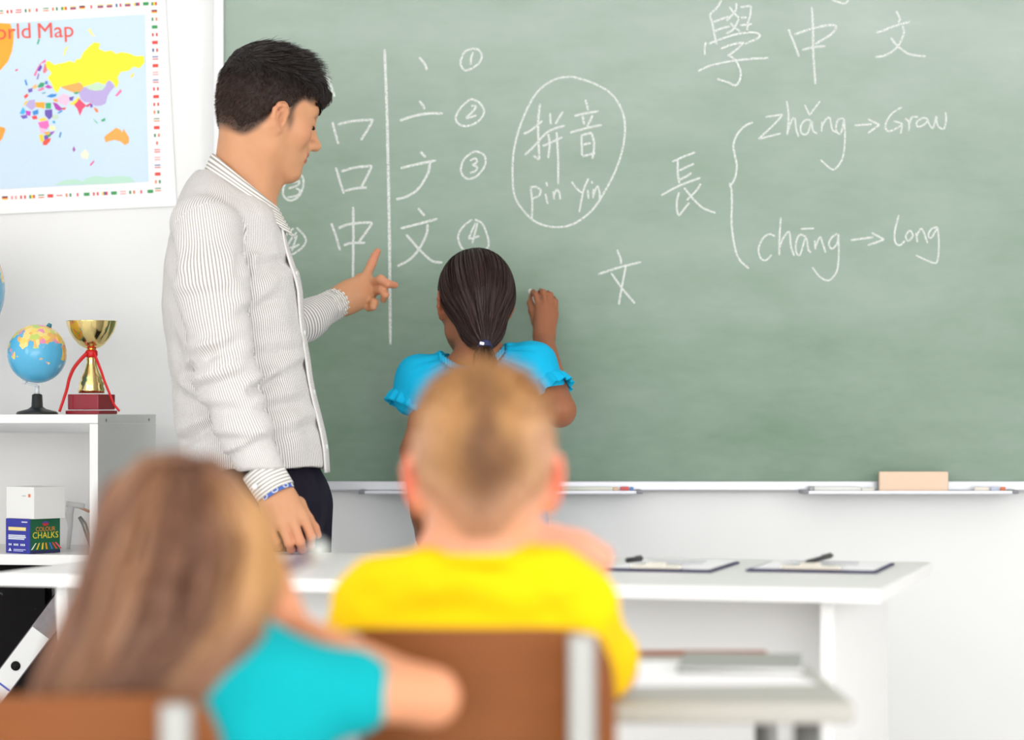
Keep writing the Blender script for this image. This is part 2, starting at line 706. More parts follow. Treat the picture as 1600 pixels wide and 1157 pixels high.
HAND_R = {'index': (0.0098, 0.0088, 0.0076, 0.0066), 'middle': (0.0100, 0.0090, 0.0078, 0.0068), 'ring': (0.0095, 0.0086, 0.0074, 0.0064), 'little': (0.0086, 0.0076, 0.0066, 0.0058), 'thumb': (0.0135, 0.0115, 0.0102, 0.0082)}


def hand(sd, W, nb, chains, s=1.0, wr=0.026, g=1):
    """hand from the wrist W, back-of-hand normal nb and joint chains per digit (knuckle, two joints, tip)"""
    nb = unit(nb)
    names = ['index', 'middle', 'ring', 'little']
    mc = np.mean([chains[n][0] for n in names], 0)
    d = unit(mc - W)
    t = unit(np.cross(nb, d))
    for n in names:
        c = chains[n]
        lat = np.dot(c[0] - W, t)
        w0 = W + t * lat * 0.55 + d * 0.010 * s
        sd.cone(w0, c[0] - d * 0.004 * s, 0.0150 * s, HAND_R[n][0] * 1.18 * s, 0.016 * s, g=g)
        for i in range(3):
            sd.cone(c[i], c[i + 1], HAND_R[n][i] * s, HAND_R[n][i + 1] * s, 0.004 * s, g=g)
    c = chains['thumb']
    sd.cone(W + d * 0.016 * s + t * np.sign(np.dot(c[0] - W, t)) * 0.010 * s, c[0], 0.016 * s, HAND_R['thumb'][0] * s, 0.016 * s, g=g)
    for i in range(len(c) - 1):
        sd.cone(c[i], c[i + 1], HAND_R['thumb'][i] * s, HAND_R['thumb'][i + 1] * s, 0.006 * s, g=g)
    sd.cone(W - d * 0.03 * s, W + d * 0.022 * s, wr * s, wr * s, 0.02 * s, ax=nb, fl=1.35, g=g)


def flex_hand(W, d, nb, side, s=1.0, curl=(0.4, 0.5, 0.3), splay=0.06, thumb=(0.75, 0.55, -0.25)):
    """joint chains from a hand frame; side +1 if the thumb lies at nb x d, else -1"""
    d, nb = unit(d), unit(nb)
    nb = unit(nb - d * np.dot(nb, d))
    t = np.cross(nb, d) * side
    L = {'index': (0.088, 0.026, (0.040, 0.024, 0.019)), 'middle': (0.092, 0.005, (0.044, 0.028, 0.020)), 'ring': (0.087, -0.015, (0.041, 0.026, 0.020)), 'little': (0.079, -0.032, (0.032, 0.019, 0.017))}
    out = {}
    for j, n in enumerate(L):
        a, lat, ph = L[n]
        p = W + (d * a + t * lat) * s
        ch = [p]
        ang = 0.0
        dd = unit(d + t * splay * (1.5 - j))
        for q in range(3):
            ang += curl[q] * (1 + 0.08 * j)
            v = dd * math.cos(ang) - nb * math.sin(ang)
            p = p + v * ph[q] * s
            ch.append(p)
        out[n] = ch
    v = unit(d * thumb[0] + t * thumb[1] + nb * thumb[2])
    p = W + (d * 0.036 + t * 0.030 - nb * 0.008) * s
    v2 = unit(v + d * 0.35)
    out['thumb'] = [p, p + v * 0.036 * s, p + v * 0.036 * s + v2 * 0.028 * s, p + v * 0.036 * s + v2 * 0.050 * s]
    return out

# ------------------------------------------------------------------ the room
WALL_Y = 5.80
BOARD_Y = 5.775

m_wall = mat('wall_paint', (243, 243, 243), 0.6, var=0.01, scale=3, bump=0.05, bscale=120)
m_floor = mat('floor_vinyl', (226, 225, 222), 0.35, var=0.06, scale=6)
m_ceil = mat('ceiling_paint', (245, 245, 243), 0.8, var=0.01)
m_white = mat('white_laminate', (240, 239, 238), 0.35, var=0.01, scale=5)
m_alu = mat('aluminium', (205, 206, 212), 0.35, 0.6, var=0.05, scale=40, stretch=(0.3, 1, 30))
m_grey_plastic = mat('grey_plastic', (140, 140, 146), 0.5)
m_dark_plastic = mat('dark_plastic', (38, 36, 36), 0.4)
m_steel = mat('grey_steel', (150, 150, 146), 0.35, 0.5, var=0.04)


def structure(o):
    o['kind'] = 'structure'
    return o


structure(box('floor', (0, 0.9, -0.05), (6.6, 10.6, 0.1), m_floor, bev=0))
structure(box('wall_back', (0, WALL_Y + 0.06, 1.45), (6.6, 0.12, 2.9), m_wall, bev=0))
ceil_o = structure(box('ceiling', (0, 0.9, 2.95), (6.6, 10.6, 0.1), m_ceil, bev=0))
for x in (-0.9, 1.4):
    box('fill_light_housing', (x, 3.6, 2.87), (0.56, 2.46, 0.06), m_white, ceil_o, bev=0.01)  # unseen housings added to go with the ceiling fill lights
m_glass, nt, b = new_mat('window_glass')
b.inputs['Transmission Weight'].default_value = 1
b.inputs['Roughness'].default_value = 0
b.inputs['IOR'].default_value = 1.05
wn = 0
for side, X in (('left', -3.26), ('right', 3.26)):  # right-hand windows are unseen, added to go with the fill there
    w = MB()
    w.box((X, 0.8, 0.45), (0.12, 10.0, 0.9)).box((X, 0.8, 2.65), (0.12, 10.0, 0.5))
    w.box((X, 5.4, 1.65), (0.12, 0.8, 1.5))
    for y in (-4.05, -2.0, 0.3, 2.6, 4.9):
        w.box((X, y, 1.65), (0.12, 0.3, 1.5))
    structure(w.build('wall_' + side, m_wall))
    for y in (1.45, 3.75, -0.85, -3.02):
        fr = MB()
        wn += 1
        for dy in (-0.97, 0, 0.97):
            fr.box((X, y + dy, 1.65), (0.06, 0.06, 1.5), bev=0.004)
        fr.box((X, y, 0.93), (0.06, 2.0, 0.06)).box((X, y, 2.37), (0.06, 2.0, 0.06))
        wo = structure(fr.build('window_%d' % wn, m_white))
        for dy in (-0.485, 0.485):
            box('pane', (X, y + dy, 1.65), (0.006, 0.91, 1.38), m_glass, wo, bev=0)

# ------------------------------------------------------------------ chalkboard
m_board, nt, b = new_mat('chalkboard_green')
tc = nt.nodes.new('ShaderNodeTexCoord')
mp = nt.nodes.new('ShaderNodeMapping')
mp.inputs['Scale'].default_value = (0.9, 1, 2.2)
nt.links.new(tc.outputs['Object'], mp.inputs['Vector'])
n1 = nt.nodes.new('ShaderNodeTexNoise')
n1.inputs['Scale'].default_value = 3.2
n1.inputs['Detail'].default_value = 6
n1.inputs['Roughness'].default_value = 0.55
nt.links.new(mp.outputs['Vector'], n1.inputs['Vector'])
n2 = nt.nodes.new('ShaderNodeTexNoise')
n2.inputs['Scale'].default_value = 26
n2.inputs['Detail'].default_value = 5
nt.links.new(mp.outputs['Vector'], n2.inputs['Vector'])
# chalk dust and the light's sheen painted together, lighter towards top and right
sx = nt.nodes.new('ShaderNodeSeparateXYZ')
nt.links.new(tc.outputs['Object'], sx.inputs[0])
dz = nt.nodes.new('ShaderNodeMapRange')
dz.inputs[1].default_value = 0.84
dz.inputs[2].default_value = 2.05
dz.inputs[3].default_value = 0.12
dz.inputs[4].default_value = 0.58
nt.links.new(sx.outputs['Z'], dz.inputs[0])
dx = nt.nodes.new('ShaderNodeMapRange')
dx.inputs[1].default_value = -0.7
dx.inputs[2].default_value = 0.9
dx.inputs[3].default_value = -0.06
dx.inputs[4].default_value = 0.10
nt.links.new(sx.outputs['X'], dx.inputs[0])
a0 = nt.nodes.new('ShaderNodeMath')
nt.links.new(dz.outputs[0], a0.inputs[0])
nt.links.new(dx.outputs[0], a0.inputs[1])
a1 = nt.nodes.new('ShaderNodeMath')
a1.operation = 'MULTIPLY_ADD'
nt.links.new(n1.outputs['Fac'], a1.inputs[0])
a1.inputs[1].default_value = 0.55
nt.links.new(a0.outputs[0], a1.inputs[2])
a2 = nt.nodes.new('ShaderNodeMath')
a2.operation = 'MULTIPLY_ADD'
nt.links.new(n2.outputs['Fac'], a2.inputs[0])
a2.inputs[1].default_value = 0.12
nt.links.new(a1.outputs[0], a2.inputs[2])
a3 = nt.nodes.new('ShaderNodeMath')
a3.inputs[1].default_value = -0.33
nt.links.new(a2.outputs[0], a3.inputs[0])
a3.use_clamp = True
mx = nt.nodes.new('ShaderNodeMix')
mx.data_type = 'RGBA'
mx.inputs[6].default_value = rgba((110, 138, 114))
mx.inputs[7].default_value = rgba((192, 203, 196))
nt.links.new(a3.outputs[0], mx.inputs[0])
nt.links.new(mx.outputs[2], b.inputs['Base Color'])
b.inputs['Roughness'].default_value = 0.55
b.inputs['Specular IOR Level'].default_value = 0.35

BX0, BX1 = P(350, 0, BOARD_Y)[0], 1.70
BZ0, BZ1 = P(0, 752, BOARD_Y)[2], P(0, -12, BOARD_Y)[2]
board = box('chalkboard', ((BX0 + BX1) / 2, BOARD_Y + 0.008, (BZ0 + BZ1) / 2), (BX1 - BX0, 0.016, BZ1 - BZ0), m_board, bev=0.001)
tag(board, 'wide green chalkboard with white chalk writing and aluminium frame on the wall', 'chalkboard')
FW = 0.022
box('frame_rail', ((BX0 + BX1) / 2, BOARD_Y + 0.004, BZ0 - FW / 2), (BX1 - BX0 + 2 * FW, 0.032, FW), m_alu, board, 0.003)
box('frame_rail', ((BX0 + BX1) / 2, BOARD_Y + 0.004, BZ1 + FW / 2), (BX1 - BX0 + 2 * FW, 0.032, FW), m_alu, board, 0.003)
box('frame_rail', (BX0 - FW / 2, BOARD_Y + 0.004, (BZ0 + BZ1) / 2), (FW, 0.032, BZ1 - BZ0), mat('frame_white', (238, 238, 240), 0.4), board, 0.003)
box('frame_rail', (BX1 + FW / 2, BOARD_Y + 0.004, (BZ0 + BZ1) / 2), (FW, 0.032, BZ1 - BZ0), m_alu, board, 0.003)
for x in (BX0 - FW / 2, BX1 + FW / 2):
    for z in (BZ0 - FW / 2, BZ1 + FW / 2):
        if x < 0 and z < 1.5:
            continue
        box('corner_cap', (x + 0.002, BOARD_Y + 0.002, z - 0.004), (FW + 0.006, 0.036, FW + 0.012), m_grey_plastic, board, 0.004)
tray_z = P(0, 768, BOARD_Y)[2]
for x0, x1 in ((566, 998), (1256, 1582)):
    X0, X1 = P(x0, 0, BOARD_Y - 0.04)[0], P(x1, 0, BOARD_Y - 0.04)[0]
    t = MB().box(((X0 + X1) / 2, BOARD_Y - 0.036, tray_z - 0.002), (X1 - X0, 0.075, 0.005), bev=0.001)
    t.box(((X0 + X1) / 2, BOARD_Y - 0.073, tray_z + 0.0005), (X1 - X0, 0.004, 0.006), bev=0.001)
    tr = t.build('chalk_tray', m_alu, board)
    for x in (X0, X1):
        MB().box((x, BOARD_Y - 0.042, tray_z + 0.0005), (0.016, 0.07, 0.009), bev=0.004).build('end_cap', m_grey_plastic, tr)

# ---- chalk writing: every stroke is a thin layer of chalk on the board
m_chalk, nt, b = new_mat('chalk_line')
tc = nt.nodes.new('ShaderNodeTexCoord')
n1 = nt.nodes.new('ShaderNodeTexNoise')
n1.inputs['Scale'].default_value = 420
n1.inputs['Detail'].default_value = 2
nt.links.new(tc.outputs['Object'], n1.inputs['Vector'])
mr = nt.nodes.new('ShaderNodeMapRange')
mr.inputs[1].default_value = 0.25
mr.inputs[2].default_value = 0.6
mr.inputs[3].default_value = 0.35
mr.inputs[4].default_value = 0.9
nt.links.new(n1.outputs['Fac'], mr.inputs[0])
nt.links.new(mr.outputs[0], b.inputs['Alpha'])
b.inputs['Base Color'].default_value = rgba((240, 244, 240))
b.inputs['Roughness'].default_value = 0.95
b.inputs['Specular IOR Level'].default_value = 0.1


def chalk(off, sc, strokes, wpx=4.4, seed=0):
    """one written sign: strokes given in an enlarged crop with origin off and scale sc"""
    V, F = [], []
    rnd = random.Random(seed)
    for si, st in enumerate(strokes):
        pts = np.array(st, float) / sc + np.array(off)
        c = catmull(pts, 8) if len(pts) > 2 else np.array([pts[0] + (pts[1] - pts[0]) * t for t in np.linspace(0, 1, 9)])
        W3 = np.array([P(x, y, BOARD_Y) for x, y in c])
        T = np.gradient(W3, axis=0)
        T /= np.maximum(np.linalg.norm(T, axis=1, keepdims=True), 1e-9)
        N = np.stack([T[:, 2], 0 * T[:, 0], -T[:, 0]], 1)
        y = BOARD_Y - 0.0006 - 0.00012 * si
        n = len(W3)
        base = len(V)
        for i in range(n):
            hw = wpx / F_PX * BOARD_Y * 0.44 * (0.92 + 0.16 * rnd.random()) * (0.72 if i in (0, n - 1) else 1)
            for sgn in (-1, 1):
                p = W3[i] + N[i] * hw * sgn
                V.append((p[0], y, p[2]))
        for i in range(n - 1):
            a = base + 2 * i
            F.append((a, a + 1, a + 3, a + 2))
    o = link('chalk_writing', np_mesh('chalk_writing', V, F, False), m_chalk, board)
    return o


A, sA = (420, 60), 2.315
chalk(A, sA, [[(208, 125), (222, 165), (238, 212)]])
chalk(A, sA, [[(230, 303), (241, 345), (252, 382)], [(250, 312), (300, 300), (378, 294)], [(378, 294), (355, 335), (333, 368)]])
chalk(A, sA, [[(243, 467), (258, 520), (272, 562)], [(262, 482), (310, 468), (373, 461)], [(373, 461), (355, 500), (335, 538)], [(275, 552), (315, 543), (355, 540)]])
D, sD = (420, 270), 6.806
chalk(D, sD, [[(667, 540), (715, 680), (757, 828)], [(738, 592), (830, 555), (960, 535), (1100, 530)], [(1102, 535), (1030, 640), (960, 735)], [(795, 772), (880, 750), (1025, 745)], [(898, 365), (900, 700), (895, 1130)]])
chalk(A, sA, [[(419, 40), (428, 300), (436, 700), (440, 1108)]], 5.0)
E_, sE = (600, 60), 7.23
chalk(E_, sE, [[(395, 215), (460, 290), (485, 358)]])
chalk(E_, sE, [[(398, 708), (435, 750), (458, 800)], [(178, 930), (330, 880), (500, 850), (665, 850)]])
chalk(A, sA, [[(548, 410), (567, 430)], [(477, 470), (540, 455), (605, 442)], [(583, 450), (575, 490), (540, 545), (500, 572), (460, 583)]])
chalk(A, sA, [[(540, 615), (564, 642)], [(477, 688), (540, 672), (610, 653)], [(575, 672), (570, 710), (545, 760), (510, 800), (465, 825)], [(497, 710), (545, 765), (590, 805), (628, 812)]])
chalk(E_, sE, [[(895, 178), (865, 260), (880, 330), (930, 362), (1010, 330), (1080, 270), (1105, 200), (1075, 135), (1010, 118), (930, 140), (888, 182)], [(1008, 158), (985, 220), (978, 298)]], 3.6)
chalk(E_, sE, [[(970, 690), (870, 780), (815, 880), (830, 955), (910, 992), (1010, 970), (1100, 900), (1130, 820), (1080, 730), (1000, 690), (965, 692)], [(985, 765), (1025, 760), (1035, 785), (980, 850), (925, 900)], [(925, 900), (970, 895), (1045, 868)]], 3.6)
chalk(A, sA, [[(735, 412), (705, 440), (695, 480), (715, 507), (750, 500), (782, 460), (780, 425), (755, 410), (730, 414)], [(727, 442), (747, 435), (752, 448), (736, 458)], [(736, 458), (753, 466), (748, 480), (728, 487)]], 3.6)
chalk(A, sA, [[(735, 655), (700, 685), (685, 720), (700, 760), (740, 780), (785, 765), (795, 735), (775, 675), (745, 655)], [(748, 668), (722, 726)], [(722, 726), (762, 716)], [(755, 668), (736, 742)]], 3.6)
chalk(D, sD, [[(205, 70), (160, 150), (155, 240), (215, 295), (290, 275), (345, 210), (370, 110), (355, 40), (300, 10), (240, 30), (205, 70)], [(250, 105), (320, 90), (310, 130), (210, 170)], [(290, 165), (330, 190), (310, 240), (200, 265)]], 3.8)
chalk(D, sD, [[(265, 592), (200, 640), (150, 740), (170, 850), (215, 880), (300, 840), (370, 780), (395, 710), (350, 640), (295, 585)], [(300, 635), (250, 690), (190, 795)], [(190, 795), (260, 795), (325, 762)], [(300, 665), (245, 835)]], 3.6)
B_, sB = (780, 100), 2.89
chalk(B_, sB, [[(330, 57), (250, 70), (170, 130), (110, 240), (70, 370), (60, 500), (75, 610), (140, 695), (200, 728), (270, 737), (340, 720), (420, 660), (480, 570), (530, 470), (560, 370), (568, 280), (550, 200), (500, 130), (420, 85), (330, 57)]], 3.6)
G_, sG = (800, 130), 5.028
chalk(G_, sG, [[(220, 160), (205, 330), (215, 600)], [(215, 600), (165, 570)], [(90, 400), (150, 370), (240, 295)], [(100, 565), (160, 510), (280, 385), (415, 332)], [(298, 235), (305, 325)], [(400, 225), (340, 320)],
      [(285, 400), (295, 480), (285, 590)], [(240, 495), (310, 465), (395, 425)], [(350, 385), (362, 600), (362, 795)]], 4.0)
chalk(G_, sG, [[(578, 130), (598, 215)], [(490, 257), (590, 235), (680, 220)], [(555, 255), (565, 325)], [(635, 250), (590, 345)], [(455, 390), (580, 355), (705, 328)], [(545, 410), (550, 570)], [(545, 410), (625, 390)], [(625, 390), (645, 480), (632, 595)],
      [(560, 485), (620, 470)], [(555, 575), (655, 550)]], 4.0)
chalk(G_, sG, [[(140, 820), (190, 815), (225, 845), (210, 885), (155, 910)], [(148, 825), (160, 950), (155, 1065)], [(262, 870), (280, 950)], [(268, 775), (277, 810)], [(325, 850), (330, 915)], [(326, 885), (350, 840), (370, 860), (380, 915)]], 3.6)
chalk(G_, sG, [[(468, 775), (510, 830), (550, 862)], [(600, 750), (560, 850), (528, 1015)], [(595, 840), (601, 910)], [(626, 770), (631, 790)], [(640, 830), (636, 905)], [(638, 885), (670, 812), (685, 850), (691, 930)]], 3.4)
chalk(B_, sB, [[(532, 840), (548, 880), (550, 905)], [(447, 950), (540, 920), (640, 895)], [(572, 915), (555, 1000), (540, 1088)], [(505, 945), (560, 1020), (613, 1082)]], 3.8)
H_, sH = (1080, 0), 8.267
chalk(H_, sH, [[(395, -10), (340, 90), (235, 190)], [(235, 190), (275, 310), (300, 450), (330, 575)], [(285, 285), (380, 250), (485, 215)], [(300, 405), (400, 365), (500, 340)], [(490, 90), (550, 165), (618, 235)],
      [(585, 40), (575, 130), (520, 205), (455, 270)], [(612, 240), (580, 320), (530, 390), (450, 435)], [(505, 295), (560, 355), (630, 405)], [(635, 95), (770, 75)], [(775, 80), (760, 200), (730, 300), (725, 395)],
      [(640, 230), (715, 228)], [(630, 330), (785, 313)], [(220, 570), (400, 500), (600, 440), (780, 420), (860, 435), (885, 460), (850, 500), (690, 570)], [(190, 545), (172, 620), (175, 710)],
      [(380, 632), (520, 580), (680, 545)], [(680, 545), (600, 630), (470, 725)], [(90, 920), (250, 850), (500, 795), (750, 765), (1000, 750)], [(490, 720), (560, 770), (610, 850), (640, 950), (620, 1050), (570, 1105), (480, 1070), (335, 1020)]], 3.8)
K_, sK = (1220, 0), 6.667
chalk(K_, sK, [[(80, 305), (130, 430), (190, 590)], [(140, 360), (320, 300), (480, 265), (555, 265), (575, 290), (520, 360), (360, 460)], [(220, 522), (330, 495), (465, 480)], [(322, 75), (335, 300), (338, 550), (360, 880)]], 4.0)
chalk(K_, sK, [[(1200, 115), (1240, 190), (1225, 235)], [(990, 330), (1040, 328), (1200, 265), (1345, 228)], [(1268, 270), (1280, 340), (1245, 440), (1180, 520), (1080, 580), (985, 595)], [(1145, 390), (1200, 465), (1300, 545), (1380, 575), (1510, 588)]], 3.8)
chalk(K_, sK, [[(530, -20), (545, 2), (610, 25), (670, 35), (708, -8)]], 3.4)
N_, sN = (1020, 150), 5.0
chalk(N_, sN, [[(152, 515), (240, 475), (332, 440)], [(195, 490), (195, 600), (207, 685)], [(205, 585), (265, 555), (322, 530)], [(212, 655), (260, 630), (302, 602)], [(65, 778), (200, 705), (370, 640)], [(205, 755), (187, 830), (192, 910), (208, 930), (240, 890), (285, 835)],
      [(375, 685), (340, 740), (265, 815)], [(245, 718), (310, 800), (390, 875), (490, 915)]], 3.6)
chalk(N_, sN, [[(782, 205), (720, 235), (660, 300), (630, 380), (638, 450), (655, 540), (645, 630), (615, 690), (597, 683)], [(600, 685), (615, 740), (617, 850), (615, 1000), (635, 1150), (670, 1270), (750, 1350)]], 3.6)
chalk(N_, sN, [[(880, 165), (1015, 145)], [(1015, 145), (950, 220), (825, 337)], [(825, 337), (1000, 293)], [(1045, 40), (1060, 150), (1050, 305)], [(1050, 290), (1085, 190), (1110, 180), (1120, 260), (1140, 320)],
      [(1235, 190), (1190, 190), (1155, 240), (1165, 295), (1210, 290), (1240, 200), (1250, 270), (1285, 295)], [(1185, 70), (1225, 150)], [(1225, 150), (1305, 42)], [(1322, 200), (1318, 280)], [(1318, 240), (1360, 175), (1385, 180), (1400, 260), (1430, 285)],
      [(1490, 175), (1445, 190), (1430, 265), (1465, 295), (1495, 190)], [(1495, 180), (1500, 350), (1480, 490), (1430, 565), (1390, 570), (1310, 500)]], 3.2)
Q_, sQ = (1310, 150), 4.132
chalk(Q_, sQ, [[(105, 190), (215, 183)], [(190, 150), (265, 187)], [(265, 187), (190, 240)]], 3.6)
chalk(Q_, sQ, [[(410, 70), (340, 120), (303, 190), (325, 228), (390, 200), (410, 180), (355, 162)], [(412, 180), (402, 243)], [(430, 145), (455, 170), (455, 225)], [(455, 185), (475, 138), (515, 135)], [(545, 140), (505, 170), (515, 200), (560, 180), (575, 150), (545, 140)],
      [(575, 150), (590, 190), (612, 205), (632, 130)], [(632, 130), (640, 190), (680, 213), (695, 150), (690, 105)]], 3.2)
chalk(Q_, sQ, [[(80, 932), (225, 912)], [(215, 885), (295, 928)], [(295, 928), (190, 965)]], 3.6)
chalk(Q_, sQ, [[(390, 770), (365, 870), (365, 940), (395, 965), (430, 935)], [(460, 865), (435, 905), (450, 935), (480, 905), (465, 868)], [(500, 885), (510, 945)], [(505, 905), (530, 860), (550, 880), (575, 950)],
      [(640, 845), (600, 860), (580, 900), (600, 915), (640, 850)], [(640, 850), (648, 950), (640, 1060), (610, 1078), (500, 1030)]], 3.2)
R_, sR = (1020, 320), 5.0
chalk(R_, sR, [[(955, 245), (910, 230), (860, 265), (825, 350), (845, 420), (885, 433), (930, 390)], [(1000, 100), (990, 250), (988, 395)], [(990, 335), (1020, 260), (1065, 215), (1080, 330), (1105, 400)],
      [(1195, 250), (1150, 235), (1120, 290), (1120, 370), (1150, 390), (1195, 260), (1215, 350), (1235, 375)], [(1155, 190), (1260, 185)], [(1265, 280), (1270, 350)], [(1270, 330), (1305, 255), (1325, 300), (1350, 375)],
      [(1440, 225), (1395, 260), (1375, 310), (1400, 345), (1440, 300), (1450, 230)], [(1450, 230), (1452, 400), (1440, 510), (1400, 575), (1360, 593), (1300, 560), (1245, 490)]], 3.2)

# ---- what lies in the trays
TY = BOARD_Y - 0.045
TZ = tray_z + 0.0008


def stick(name, x0, x1, r, col, label, cat, grp=None, tip=None, y=TY, cap=None):
    X0, X1 = P(x0, 0, y)[0], P(x1, 0, y)[0]
    o = MB().tube([(X0, y, TZ + r), (X0 + 0.001, y, TZ + r), (X1 - 0.001, y, TZ + r), (X1, y, TZ + r)], [r * 0.8, r, r, r * 0.8], 12).build(name, mat('stick_%d_%d_%d' % col, col, 0.7))
    tag(o, label, cat, grp)
    if cap:
        c0, c1 = P(cap[0], 0, y)[0], P(cap[1], 0, y)[0]
        MB().tube([(c0, y, TZ + r), (c1, y, TZ + r)], r * 1.12, 12).build('cap', mat('stick_%d_%d_%d' % cap[2], cap[2], 0.4), o)
    return o


stick('marker', 876, 957, 0.0055, (238, 236, 224), 'long white marker lying in the chalk tray beside the blond boy', 'marker', cap=(868, 877, (150, 120, 120)))
stick('chalk_stick', 958, 966, 0.005, (240, 205, 170), 'short peach chalk stub between the long marker and the red chalk', 'chalk', 'chalk stubs in the trays')
stick('chalk_stick', 969, 983, 0.0055, (228, 110, 110), 'short red chalk piece near the end of the tray beside the boy', 'chalk', 'chalk stubs in the trays')
stick('chalk_stick', 984, 990, 0.005, (110, 150, 215), 'tiny blue chalk stub at the end of the tray beside the boy', 'chalk', 'chalk stubs in the trays')
stick('marker', 1272, 1345, 0.0055, (242, 241, 238), 'white marker lying in the right tray, to the left of the wooden eraser', 'marker', cap=(1263, 1272, (170, 170, 172)))
stick('chalk_stick', 1347, 1366, 0.004, (240, 236, 228), 'white chalk piece touching the left end of the wooden eraser', 'chalk', 'chalk stubs in the trays')
stick('chalk_stick', 1522, 1545, 0.005, (246, 236, 226), 'cream chalk stub to the right of the wooden eraser', 'chalk', 'chalk stubs in the trays')
stick('chalk_stick', 1548, 1560, 0.005, (205, 212, 235), 'pale lavender chalk stub between cream chalk and orange chalk', 'chalk', 'chalk stubs in the trays')
stick('chalk_stick', 1563, 1571, 0.005, (236, 130, 95), 'orange chalk stub at the right end of the right tray', 'chalk', 'chalk stubs in the trays')
ex0, ex1, ez1 = P(1372, 0, TY)[0], P(1480, 0, TY)[0], P(0, 737, TY)[2]
er = MB().box(((ex0 + ex1) / 2, TY - 0.008, (TZ + ez1) / 2), (ex1 - ex0, 0.022, ez1 - TZ), bev=0.004).build('board_eraser', mat('pale_wood', (238, 208, 182), 0.5, var=0.05, scale=30, stretch=(1, 1, 14)))
tag(er, 'pale wooden block eraser with green felt standing in the chalk tray', 'eraser')
MB().box(((ex0 + ex1) / 2 + 0.003, TY + 0.011, (TZ + ez1) / 2 - 0.0), (ex1 - ex0 + 0.002, 0.014, ez1 - TZ - 0.003), bev=0.003).build('felt', mat('green_felt', (70, 140, 100), 0.95, bump=0.3), er)

# ------------------------------------------------------------------ world map poster
MY = WALL_Y - 0.004
TH = math.radians(2.1)
MC = (120, 165)


def mp3(x, y, lay=0):
    """poster print coordinates (photo pixels) to the wall"""
    p = P(x, y, MY)
    return (p[0], MY - 0.0004 * lay - 0.0012, p[2])


paper = MB()
pc = [(-385, 40), (258, -8), (276, 322), (-372, 352)]
pp = [P(x, y, MY) for x, y in pc]
paper.V = [(p[0], MY - 0.001, p[2]) for p in pp] + [(p[0], MY + 0.0005, p[2]) for p in pp]
paper.F = [(0, 1, 2, 3), (7, 6, 5, 4), (0, 4, 5, 1), (1, 5, 6, 2), (2, 6, 7, 3), (3, 7, 4, 0)]
paper.M = [0] * 6
paper.smooth = [False] * 6
poster = paper.build('world_map_poster', mat('poster_paper', (246, 246, 246), 0.35, var=0.005))
tag(poster, 'colourful world map poster with rows of flags hung on the white wall', 'poster')
m_print = attr_mat('poster_print', 0.4, var=0.04, scale=200)
V, F, C = [], [], []


def poly(pts, col, lay):
    n = len(V)
    for x, y in pts:
        V.append(mp3(x, y, lay))
        C.append(lin(col))
    F.append(tuple(range(n, n + len(pts))))


def c6(pts):
    return [(x / 5.508, y / 5.508 + 20) for x, y in pts]


